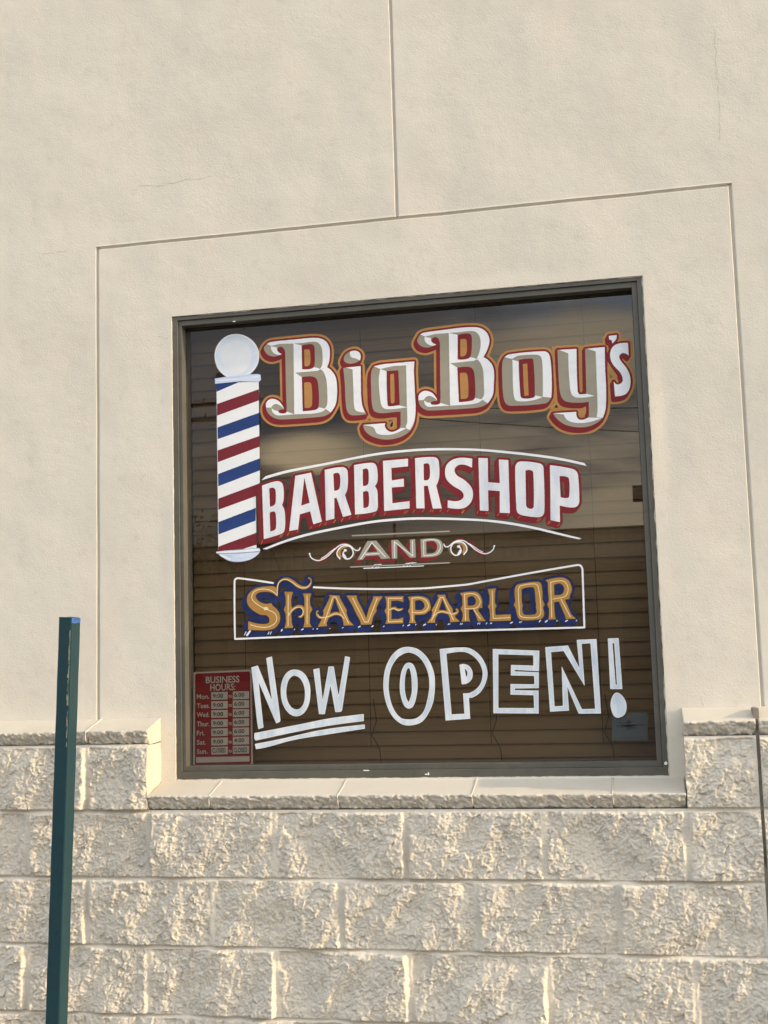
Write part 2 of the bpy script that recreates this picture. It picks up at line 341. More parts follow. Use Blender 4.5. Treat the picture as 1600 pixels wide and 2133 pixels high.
# hairline cracks in the render: thin irregular ribbons
def crack(pts, w):
    mb = MB(); P_ = []
    for (x0, z0), (x1, z1) in zip(pts, pts[1:]):
        n = max(2, int(math.hypot(x1-x0, z1-z0)/0.012))
        for i in range(n): P_.append((x0+(x1-x0)*i/n + random.uniform(-.003, .003), z0+(z1-z0)*i/n + random.uniform(-.003, .003)))
    for (x0, z0), (x1, z1) in zip(P_, P_[1:]):
        if random.random() < .12: continue
        ww = w*random.uniform(.3, 1.1); d = Vector((x1-x0, z1-z0)).normalized(); nx, nz = -d.y*ww, d.x*ww
        def yy(x, z):
            i = min(max(np.searchsorted(xs, x), 1), len(xs)-1); j = min(max(np.searchsorted(zs, z), 1), len(zs)-1)
            return float(Y[j-1:j+1, i-1:i+1].min()) - 0.0004
        mb.poly([(x0-nx, yy(x0, z0), z0-nz), (x1-nx, yy(x1, z1), z1-nz), (x1+nx, yy(x1, z1), z1+nz), (x0+nx, yy(x0, z0), z0+nz)])
    mb.build('crack', M['crack'], shop)
CRACKS = [([(-0.1125, 3.1957), (-0.0348, 3.184), (0.0425, 3.1958), (0.1106, 3.1951), (0.1615, 3.2012)], 0.0009), ([(-0.4646, 2.9893), (-0.3758, 2.9875), (-0.2878, 2.9824)], 0.0008), ([(1.7952, 3.4937), (1.7949, 3.3371), (1.7945, 3.1818), (1.7867, 3.121)], 0.0008), ([(1.6328, 1.4555), (1.6407, 1.4245), (1.6507, 1.4075)], 0.0009), ([(-0.0479, 2.6654), (-0.0225, 2.6551), (-0.0039, 2.6585)], 0.0008)]
for c, w in CRACKS: crack(c, w)

# ------------------------------------------------------------------ split-face block base
bx = np.arange(-0.66, 1.9, 0.0026); bz = np.arange(0.42, BZ+CH+1e-6, 0.0026)
def far(lo, hi, a, step):
    out = []; x = a; s = step
    while lo < x < hi or x == a:
        s *= 1.3; x = x-s if hi == a else x+s; out.append(min(max(x, lo), hi))
        if x <= lo or x >= hi: break
    return out
bx = np.array(sorted(set(np.round(list(bx)+far(-9, bx[0], bx[0], .0026)+far(bx[-1], 9, bx[-1], .0026)+[XL, XL-.001, XR, XR+.001, XJ-.0053, XJ-.004, XJ+.004, XJ+.0053], 5))))
bz = np.array(sorted(set(np.round(list(bz)+far(-0.13, bz[0], bz[0], .0026)+[BZ], 5))))
X, Z = np.meshgrid(bx, bz)
course = np.floor((BZ-Z)/CH+1e-6).astype(int)               # -1 is the tall course beside the window
off = np.where(course % 2 == 0, 0.0, 0.5)
# the upper course's heads line up with course 1
u = (X-BX)/BL - off; bi = np.floor(u).astype(int)
dx = np.minimum(u-bi, 1-(u-bi))*BL
zz = (BZ-Z)/CH; dz = np.minimum(zz-np.floor(zz), 1-(zz-np.floor(zz)))*CH
dx = np.where((course == -1) & ((X < XL) | (X > XR)), np.minimum(dx+0.0, 9), dx)
key = (bi*37 + course*101)
def hsh(k, s): v = np.sin(k*12.9898+s*78.233)*43758.5453; return v-np.floor(v)
rag = 0.0026*perlin(X*55, Z*55, 3)+0.0035*perlin(X*17, Z*17, 13)
ox, oz = hsh(key, 1)*40, hsh(key, 2)*40
ca, sa = math.cos(R_(34)), math.sin(R_(34))
U = X*ca - Z*sa; V = X*sa + Z*ca                                # strike of the chips: running down to the right
big = fbm(U*9+ox, V*5+oz, 41, 2)
mid = 1-2*np.abs(fbm(U*34+ox, V*17+oz, 51, 2))
wx_ = X+.010*perlin(X*40+ox, Z*40, 63); wz_ = Z+.008*perlin(X*40, Z*40+oz, 64)
fin = fbm((wx_*ca-wz_*sa)*95+ox*3, (wx_*sa+wz_*ca)*52+oz*3, 61, 3, .6)+.7*(1-2*np.abs(perlin(wx_*62, wz_*80+ox, 66)))
tilt = (hsh(key, 3)-.5)*0.10*(u-bi-.5)*BL + (hsh(key, 4)-.5)*0.10*(zz-np.floor(zz)-.5)*CH
q = fbm((wx_*ca-wz_*sa)*26+ox, wz_*34+oz, 67, 3, .55)*1.5 + wz_*40 + wx_*9   # broken ledges, each with a little overhang
led = (q-np.floor(q)); led = np.where(led < .86, led/.86, (1-led)/.14)
q2 = fbm(wx_*60+oz, wz_*75+ox, 68, 2)*1.3 + wz_*85 - wx_*22; led2 = q2-np.floor(q2)
wu, wv = wx_*ca-wz_*sa, wx_*sa+wz_*ca
f1 = facets(wu*40+ox, wv*20+oz, 1, 1.15); f2 = facets(wu*92+oz, wv*58+ox, 2, 1.1); f3 = facets(wx_*165+ox, wz_*185+oz, 3, .9)
rough_ = .55+.45*smooth01(.5+1.2*perlin(X*8+ox, Z*8+oz, 70))
rise = 0.0125*big + 0.0042*f1 + 0.0031*f2*rough_ + 0.0027*f3*(.5+.5*rough_) + 0.0012*fbm(wu*62+oz, wv*46+ox, 72, 3, .62) - 0.0024*(led-.5)*rough_ + 0.0006*fin + tilt
sb = (zz-np.round(zz))*CH                                      # how far below the nearest bed line
hw = 0.0030+0.0022*hsh(key, 6)+0.0020*perlin(X*9, Z*9, 14)
e = smooth01((dx-hw+rag*.9)/0.010)*np.where(sb > 0, smooth01((sb-0.0060+rag*.9)/0.007), smooth01((-sb-0.0014+rag*.3)/0.0028))
mort = np.where(sb > 0, -0.0035+0.0085*smooth01(sb/0.0085), -0.0035+0.0075*smooth01((-sb-.001)/.003))
body = 0.0085 + rise
H = (1-e)*mort + e*np.maximum(body, -0.004+.002*fin)
H = H + 0.0003*fbm(X*150, Z*150, 71, 2)
cj = np.abs(X-XJ)
H = np.where(cj < 0.0042, -0.018, H)
Y = -(DEP-0.006) - H
xc = (bx[:-1]+bx[1:])/2; zc = (bz[:-1]+bz[1:])/2; XC, ZC = np.meshgrid(xc, zc)
keep = ~((ZC > BZ) & (XC > XL) & (XC < XR))
grid_mesh('block_wall', bx, bz, Y, M['block'], shop, keep)
mb = MB(); mb.box(XJ-.0075, XJ+.0075, -DEP+.010, -.03, -.13, BZ+CH+.075)
mb.build('control_joint', M['sealant'], shop)
# ends of the raised block walls, facing the window
mb = MB()
Zs = np.arange(BZ-.01, BZ+CH+.001, .01)
for xe in (XL, XR):
    mb = MB(); b = 0; n = 10
    col_ = Y[:, int(np.argmin(np.abs(bx-xe)))]
    for z in Zs:
        ye = np.linspace(0.01, float(np.interp(z, bz, col_))-.0006, n)
        for k, y in enumerate(ye): mb.v.append((xe + 0.0014*math.sin(z*61+y*80)*(k < n-1), y, z))
    for i in range(len(Zs)-1):
        for k in range(n-1):
            a = b+i*n+k; q = (a, a+1, a+n+1, a+n); mb.f.append(q if xe == XR else q[::-1]); mb.m.append(0)
    mb.build('block_end', M['cap'], shop)

# sloped cap stones: smooth weathered top, rough broken front
def cap(x0, x1, zb, seed, proud=0.010):
    """profile points run from the wall, down the slope, round the nose and down the rough front"""
    n = max(6, int((x1-x0)/0.0036)); xs_ = np.linspace(x0, x1, n)
    s_top = np.linspace(0, 1, 12); s_fr = np.linspace(0, 1, 15)[1:]
    T = np.concatenate([s_top, 1+s_fr]); X, S = np.meshgrid(xs_, T)
    front = np.clip(S-1, 0, 1); top = np.clip(S, 0, 1)
    nose = -DEP-proud*.6
    y = 0.012 + (nose-0.012)*top; z = zb+0.078 - 0.036*top - front*0.0445
    rough = smooth01(front*9)*smooth01((1-front)*9+.25)
    o = hsh(np.array(seed), 1)*50
    nn = 0.0035*fbm(X*20+o, z*26+o, 81, 2, .55) + 0.0058*facets(X*62+o, z*74+.25*X*62, 9, 1.0) + 0.0048*facets(X*135+o, z*150, 10, 1.1)
    y = y - rough*(0.002+nn) + 0.027*front**1.2
    z = z + (S > 0.93)*(S < 1.25)*(0.0007*perlin(X*30+o, X*0+o, 95)+.0025*np.minimum(perlin(X*21+o, X*0+o, 96)+.35, 0)) + 0.0006*fbm(X*12, y*12, 97, 2)*top
    y = np.where(S >= 1.999, -DEP+.024, y)
    e = np.minimum(X-x0, x1-X); y = y + 0.004*smooth01(1-e/.005)*front
    V = np.stack([X, y, z], -1).reshape(-1, 3); m, k = X.shape
    F = [(i*k+j, (i+1)*k+j, (i+1)*k+j+1, i*k+j+1) for i in range(m-1) for j in range(k-1)]
    mi = [0 if i < 11 else 1 for i in range(m-1) for j in range(k-1)]
    b = len(V); ends = []
    for j in (0, k-1):                                   # close the ends down to the bed
        ring = [i*k+j for i in range(m)]
        V = np.vstack([V, [[V[ring[0]][0], 0.012, zb+0.002]]]); ends.append(tuple(ring+[len(V)-1]) if j else tuple((ring+[len(V)-1])[::-1])); mi.append(0)
    o_ = new_obj('cap_stone', V, F+ends, [M['cap'], M['block']], shop, mi, smooth=True)
    for p in o_.data.polygons[-2:]: p.use_smooth = False
    return o_
def caps(x0, x1, zb, heads, seed, proud=.010):
    ed = [x0]+[h for h in heads if x0+.02 < h < x1-.02]+[x1]
    for i, (a, b) in enumerate(zip(ed, ed[1:])): cap(a+(0.0005 if i else 0), b-(0.0005 if i < len(ed)-2 else 0), zb, seed+i, proud)
hd = [BX+(k+.5)*BL for k in range(-22, 24)]
caps(-2.9, XL, BZ+CH, hd, 1)
caps(XL+.0005, XR-.003, BZ+.0018, hd, 31, .014)
caps(XR, XJ-.0045, BZ+CH, [], 61); caps(XJ+.0045, 3.4, BZ+CH, [XJ+BL, XJ+2*BL], 71)
# mortar beads over the cap joints
def bead(x, zb):
    mb = MB(); pts = []
    for s in np.linspace(0.02, 1.0, 10): pts.append((x+random.uniform(-.0008, .0008), 0.012-(DEP+.006+.012)*s, zb+.078-.036*s))
    pts.append((x, -DEP-.0125, zb+.028)); pts.append((x+.001, -DEP-.0125, zb+.012))
    mb.tube(pts, .0030, 6); mb.build('mortar_bead', M['cap'], shop, smooth=True)
for h in hd:
    if -2.6 < h < XL-.05: bead(h, BZ+CH)
    elif XL+.05 < h < XR-.05: bead(h, BZ+.0018)

# ------------------------------------------------------------------ window: frame, glass (parts of the building)
mb = MB()
ox0, ox1, oz0, oz1 = WX0+.0006, WX1-.0006, WZ0+.0006, WZ1-.0006     # outside of frame
ix0, ix1, iz0, iz1 = 0.0182, 1.5188, 1.2362, 2.7135                 # step between the two members
gx0, gx1, gz0, gz1 = 0.0302, 1.5022, 1.2525, 2.6960                 # sight line of the glass
def ring(a, b, y0, y1):
    (x0, x1, z0, z1), (p0, p1, q0, q1) = a, b
    mb.box(x0, p0, y0, y1, z0, z1); mb.box(p1, x1, y0, y1, z0, z1)
    mb.box(p0+2e-5, p1-2e-5, y0+2e-5, y1, z0, q0); mb.box(p0+2e-5, p1-2e-5, y0+2e-5, y1, q1, z1)
fo = thing('window', None, None); fo.parent = shop
ring((ox0, ox1, oz0, oz1), (ix0, ix1, iz0, iz1), 0.0035, 0.088)
frame = mb.build('frame', M['frame'], fo, bevel=.0011)
mb = MB()
ring((ix0+.0004, ix1-.0004, iz0+.0004, iz1-.0004), (gx0, gx1, gz0, gz1), 0.0105, 0.086)
mb.build('glazing_bead', M['frame'], fo, bevel=.0011)
mb = MB(); ring((gx0-.003, gx1+.003, gz0-.003, gz1+.003), (gx0+.0012, gx1-.0012, gz0+.0012, gz1-.0014), G-.0075, G-.0035)
mb.build('gasket', M['gasket'], fo)
mb = MB(); mb.box(gx0-.004, gx1+.004, G-.003, G+.003, gz0-.004, gz1+.004); mb.build('glass', M['glass'], fo)
# ragged sealant where the frame meets the render
mb = MB()
def ragged(a, b, w0, w1, nrm):
    n = int(math.hypot(b[0]-a[0], b[1]-a[1])/.006); prev = None
    for i in range(n+1):
        t_ = i/n; x = a[0]+(b[0]-a[0])*t_; z = a[1]+(b[1]-a[1])*t_
        w = w0+(w1-w0)*max(0, min(1, .5+.9*float(perlin(np.array([x*31+z*17.]), np.array([z*23.]), 8)[0])))
        p = ((x, .0022, z), (x+nrm[0]*w, .0022, z+nrm[1]*w))
        if prev: mb.poly([prev[0], p[0], p[1], prev[1]])
        prev = p
ragged((WX0, WZ0), (WX0, WZ1), .0005, .0026, (1, 0)); ragged((WX1, WZ0), (WX1, WZ1), .0008, .0045, (-1, 0))
ragged((WX0, WZ1), (WX1, WZ1), .0006, .0035, (0, -1)); ragged((WX0, WZ0), (WX1, WZ0), .0006, .003, (0, 1))
mb.build('sealant', M['caulk'], fo)
FLECKS = [(0.6222, 1.2351, 0.018, 0.0024), (0.8162, 1.2231, 0.003, 0.0075), (0.8102, 1.2218, 0.006, 0.0037), (0.2158, 2.694, 0.0075, 0.003), (1.5277, 1.2475, 0.006, 0.006)]
for (x, z, w, h) in FLECKS:
    mb = MB()
    k = [(x+w*math.cos(a)*random.uniform(.5, 1), z+h*math.sin(a)*random.uniform(.5, 1)) for a in np.linspace(0, 2*math.pi, 9)[:-1]]
    mb.poly([(px_, .0028, pz_) for px_, pz_ in k])
    mb.build('paint_fleck', M['fleck'], fo)

# ------------------------------------------------------------------ blind behind the glass
blind = thing('window_blind', 'closed brown horizontal slat blind hanging behind the window glass', 'blind')
YB = G+0.085
def slat_mesh():
    n = 7; v = []; f = []; w = .0515; th = R_(78)
    for k in range(n):
        s = k/(n-1)-.5; cy, cz = s*w*math.cos(th), -s*w*math.sin(th); bow = .0022*(1-(2*s)**2)
        for x in np.linspace(0.0, 1.50, 13): v.append((x, -cy-bow*math.sin(th), cz+bow*math.cos(th)))
    for k in range(n-1):
        for i in range(12): a = k*13+i; f.append((a, a+1, a+14, a+13))
    nb = len(v); v += [(x, y+.0022, z+.0008) for x, y, z in v]; f += [tuple(nb+i for i in q[::-1]) for q in f]
    return v, f
v, f = slat_mesh()
s0 = new_obj('slat', v, f, M['blind'], blind, smooth=True)
PITCH_S = 0.0442
for i in range(34):
    s = s0 if i == 0 else s0.copy()
    if i: COL.objects.link(s); s.parent = blind
    zc_ = 2.321+0.0275 + (8-i)*PITCH_S + (0.0055 if i > 8 else 0)*-1
    s.location = (0.017+random.uniform(-.001, .001), YB+random.uniform(-.0006, .0006), zc_)
    s.rotation_euler = (random.uniform(-.03, .03), random.uniform(-.0016, .0016), 0)
mb = MB(); mb.box(0.012, 1.522, YB-.028, YB+.03, 2.706, 2.76); mb.build('head_rail', M['blind'], blind, bevel=.002)
for x in (0.20, 0.615, 1.0, 1.345):
    mb = MB(); mb.tube([(x, YB-.0275, 2.71), (x+.002, YB-.0275, 2.0), (x, YB-.0275, 1.30)], .0011, 5); mb.build('ladder_cord', M['cord'], blind)
for x in (0.615, 1.0, 1.345):
    mb = MB(); mb.tube([(x+.012, YB-.0295, 1.45), (x+.02, YB-.0295, 1.38), (x+.004, YB-.0295, 1.335), (x+.028, YB-.0295, 1.29), (x+.032, YB-.0295, 1.24)], .0014, 5); mb.build('pull_cord', M['cord'], blind, smooth=True)

# ------------------------------------------------------------------ sign-writing on the glass
# traced control points are millimetres on the glass: x to the right, z up; "~" marks a smooth point
RES = 2.5                                   # samples per millimetre for merging strokes and outlines
def parse(s):
    pts = []; sm = []
    for tkn in s.split():
        sm.append(tkn[0] == '~'); pts.append([float(a) for a in tkn.lstrip('~').split(',')])
    return pts, sm
def curve(s, closed, n=7):
    pts, sm = parse(s); P_ = np.array([p[:2] for p in pts]); N = len(P_)
    w = [p[2] if len(p) > 2 else None for p in pts]; out = []; ow = []
    for i in range(N if closed else N-1):
        j = (i+1) % N; a, b = P_[i], P_[j]; ln = np.linalg.norm(b-a)
        def tan(k):
            p, q = P_[(k-1) % N], P_[(k+1) % N]
            if not closed: p, q = P_[max(k-1, 0)], P_[min(k+1, N-1)]
            d = q-p; return d/(np.linalg.norm(d)+1e-9)*ln
        si, sj = sm[i], sm[j]
        if not si and not sj:
            out.append(a); ow.append(w[i]); continue
        ta = tan(i) if si else None; tb = tan(j) if sj else None
        if ta is None: ta = 1.5*(b-a)-.5*tb
        if tb is None: tb = 1.5*(b-a)-.5*ta
        for k in range(n):
            t_ = k/n; t2, t3 = t_*t_, t_**3
            out.append((2*t3-3*t2+1)*a+(t3-2*t2+t_)*ta+(-2*t3+3*t2)*b+(t3-t2)*tb)
            ow.append(None if w[i] is None else w[i]*(1-t_)+w[j]*t_)
    if not closed: out.append(P_[-1]); ow.append(w[-1])
    return np.array(out), ow
class Field:
    """a bitmap in the plane of the glass, used to merge overlapping strokes into clean outlines"""
    def __init__(s, x0, x1, z0, z1, pad=22):
        s.x0, s.z0 = x0-pad, z0-pad; s.w = int((x1-x0+2*pad)*RES); s.h = int((z1-z0+2*pad)*RES)
        s.a = np.zeros((s.h, s.w), bool)
    def fill(s, poly, val=True):
        p = (np.asarray(poly)-[s.x0, s.z0])*RES
        c0, r0 = np.floor(p.min(0)).astype(int)-1; c1, r1 = np.ceil(p.max(0)).astype(int)+2
        c0, r0 = max(c0, 0), max(r0, 0); c1, r1 = min(c1, s.w), min(r1, s.h)
        if c1 <= c0 or r1 <= r0: return
        acc = np.zeros((r1-r0, c1-c0+1), np.int32)
        for (ax, ay), (bx_, by_) in zip(p, np.roll(p, -1, 0)):
            if ay == by_: continue
            lo, hi = (ay, by_) if ay < by_ else (by_, ay)
            rr = np.arange(max(int(math.ceil(lo-.5)), r0), min(int(math.ceil(hi-.5)), r1))
            if len(rr) == 0: continue
            x = ax+(rr+.5-ay)/(by_-ay)*(bx_-ax); cc = np.clip(np.ceil(x-.5).astype(int)-c0, 0, c1-c0)
            np.add.at(acc, (rr-r0, cc), 1)
        m = (np.cumsum(acc, 1)[:, :-1] & 1).astype(bool)
        if val: s.a[r0:r1, c0:c1] |= m
        else: s.a[r0:r1, c0:c1] &= ~m
    def stroke(s, pts, ws, closed=False):
        q = list(range(len(pts))); pairs = list(zip(q, q[1:]))+([(len(pts)-1, 0)] if closed else [])
        for i, j in pairs:
            a, b = pts[i], pts[j]; d = b-a; l = np.linalg.norm(d)
            if l < 1e-6: continue
            nrm = np.array([-d[1], d[0]])/l; s.fill([a+nrm*ws[i]/2, b+nrm*ws[j]/2, b-nrm*ws[j]/2, a-nrm*ws[i]/2])
        for i in q:
            if not closed and i in (0, len(pts)-1) and ws[i] < 3.2: continue
            an = np.linspace(0, 2*np.pi, 13)[:-1]; s.fill(pts[i]+np.stack([np.cos(an), np.sin(an)], 1)*ws[i]/2)
    def shape(s, sh, val=True):
        if sh[0] == 'P': s.fill(curve(sh[1], True)[0], val)
        else:
            p, w = curve(sh[1], sh[3]); s.stroke(p, [sh[2] if k is None else k for k in w], sh[3])
def shift(a, dx, dz):
    o = np.zeros_like(a); h, w = a.shape
    o[max(dz, 0):h+min(dz, 0), max(dx, 0):w+min(dx, 0)] = a[max(-dz, 0):h+min(-dz, 0), max(-dx, 0):w+min(-dx, 0)]
    return o
def dilate(a, r):
    R = int(round(r*RES)); o = a.copy()
    c = np.cumsum(np.pad(a, ((0, 0), (R+1, R))).astype(np.int32), 1)
    wd = a.shape[1]
    for dz in range(-R, R+1):
        k = int(math.sqrt(max(R*R-dz*dz, 0)))
        run = (c[:, R+1+k:R+1+k+wd]-c[:, R-k:R-k+wd]) > 0
        o |= shift(run, 0, dz)
    return o
def sweep(a, vx, vz):
    n = max(2, int(max(abs(vx), abs(vz))*RES)); o = a.copy()
    for i in range(1, n+1): o |= shift(a, int(round(vx*RES*i/n)), int(round(vz*RES*i/n)))
    return o
def contours(a):
    f = np.pad(a.astype(np.float32), 2)
    for ax in (0, 1): f = (np.roll(f, 1, ax)+2*f+np.roll(f, -1, ax))/4
    for ax in (0, 1): f = (np.roll(f, 1, ax)+2*f+np.roll(f, -1, ax))/4
    f = f-.4999; ins = f > 0
    A, B, C_, D = ins[:-1, :-1], ins[:-1, 1:], ins[1:, 1:], ins[1:, :-1]
    code = A*1+B*2+C_*4+D*8; rr, cc = np.nonzero((code > 0) & (code < 15)); nxt = {}
    T = {1: [(3, 0)], 2: [(0, 1)], 3: [(3, 1)], 4: [(1, 2)], 5: [(3, 0), (1, 2)], 6: [(0, 2)], 7: [(3, 2)], 8: [(2, 3)], 9: [(2, 0)], 10: [(0, 1), (2, 3)], 11: [(2, 1)], 12: [(1, 3)], 13: [(1, 0)], 14: [(0, 3)]}
    def key(r, c, e): return ((r, c, 0), (r, c+1, 1), (r+1, c, 0), (r, c, 1))[e]
    for r, c in zip(rr.tolist(), cc.tolist()):
        for e0, e1 in T[int(code[r, c])]: nxt[key(r, c, e0)] = key(r, c, e1)
    def pos(k):
        r, c, v = k; a0 = f[r, c]; a1 = f[r+1, c] if v else f[r, c+1]; t_ = a0/(a0-a1)
        return (c+(0 if v else t_), r+(t_ if v else 0))
    loops = []
    while nxt:
        k0, k = nxt.popitem(); lp = [k0]
        while k != k0: lp.append(k); k = nxt.pop(k)
        loops.append(np.array([pos(q) for q in lp]))
    return loops
def simplify(p, tol):
    n = len(p)
    if n < 8: return p
    i0 = 0; i1 = int(np.argmax(((p-p[0])**2).sum(1))); keep_ = set((i0, i1)); st = [(i0, i1), (i1, n)]
    q = np.vstack([p, p[:1]])
    while st:
        a, b = st.pop()
        if b-a < 2: continue
        d = q[b]-q[a]; l = np.hypot(*d)+1e-9; dist = np.abs((q[a+1:b, 0]-q[a, 0])*d[1]-(q[a+1:b, 1]-q[a, 1])*d[0])/l
        k = int(np.argmax(dist))
        if dist[k] > tol: m = a+1+k; keep_.add(m); st += [(a, m), (m, b)]
    return p[sorted(keep_)]
YF = G-0.0033                                # outer face of the glass
def layer_faces(fd, a, lvl, yface=None, sgn=-1):
    y = (YF if yface is None else yface)+sgn*0.00022*lvl
    vs = []; es = []
    for lp in contours(a):
        lp = simplify(lp, .28)
        if len(lp) < 3: continue
        p = (lp-2+.5)/RES+[fd.x0, fd.z0]; b = len(vs)
        vs += [Vector((q[0], q[1])) for q in p.tolist()]; es += [(b+i, b+(i+1) % len(p)) for i in range(len(p))]
    if not vs: return [], []
    r = geometry.delaunay_2d_cdt(vs, es, [], 0, 1e-5)
    V = [(v.x/1000, y, v.y/1000) for v in r[0]]; F = []
    for fc in r[2]:
        a_, b_, c_ = (r[0][i] for i in fc[:3])
        m_ = (a_+b_+c_)/3; q_ = (int((m_.y-fd.z0)*RES), int((m_.x-fd.x0)*RES))
        if not (0 <= q_[0] < a.shape[0] and 0 <= q_[1] < a.shape[1] and a[q_]): continue
        F.append(tuple(fc) if (b_-a_).cross(c_-a_) > 0 else tuple(fc[::-1]))
    return V, F
class Paint:
    def __init__(s): s.v = []; s.f = []; s.m = []; s.mats = []
    def add(s, fd, a, mat, lvl, **k):
        V, F = layer_faces(fd, a, lvl, **k); b = len(s.v)
        if mat not in s.mats: s.mats.append(mat)
        s.v += V; s.f += [tuple(b+i for i in q) for q in F]; s.m += [s.mats.index(mat)]*len(F)
    def build(s, name, parent): return new_obj(name, s.v, s.f, [M[m] for m in s.mats], parent, s.m)
def bounds(items):
    P_ = np.vstack([np.array([p[:2] for p in parse(sh[1])[0]]) for it in items for ly in it[1] for grp in ly[2:] for sh in grp])
    return P_[:, 0].min(), P_[:, 0].max(), P_[:, 1].min(), P_[:, 1].max()
def painted(items, root, base=0, inner=None):
    """each item becomes one mesh (a letter, a line): its colours are thin coats lying one on the other"""
    for name, layers in items:
        fd0 = Field(*bounds([(name, layers)]), pad=6); p = Paint()
        for ly in layers:
            fd0.a[:] = False
            for sh in ly[2]: fd0.shape(sh)
            for sh in (ly[3] if len(ly) > 3 else []): fd0.shape(sh, False)
            p.add(fd0, fd0.a, ly[0], base+ly[1])
            if inner and ly[0] == inner[0]:
                p.add(fd0, ~dilate(~fd0.a, inner[2]), inner[1], base+ly[1]+1)
        p.build(name, root)
def union(items, only=None):
    fd = Field(*bounds(items))
    for name, layers in items:
        for ly in layers:
            if only and ly[0] not in only: continue
            g_ = Field.__new__(Field); g_.x0, g_.z0, g_.w, g_.h = fd.x0, fd.z0, fd.w, fd.h; g_.a = np.zeros_like(fd.a)
            for sh in ly[2]: g_.shape(sh)
            for sh in (ly[3] if len(ly) > 3 else []): g_.shape(sh, False)
            fd.a |= g_.a
    return fd
def ticks(p, fd, segs, mat, lvl):
    a = fd.a.copy(); fd.a[:] = False
    for x0, z0, x1, z1, w in segs: fd.stroke(np.array([[x0, z0], [x1, z1]]), [w, w])
    p.add(fd, fd.a, mat, lvl); fd.a[:] = a

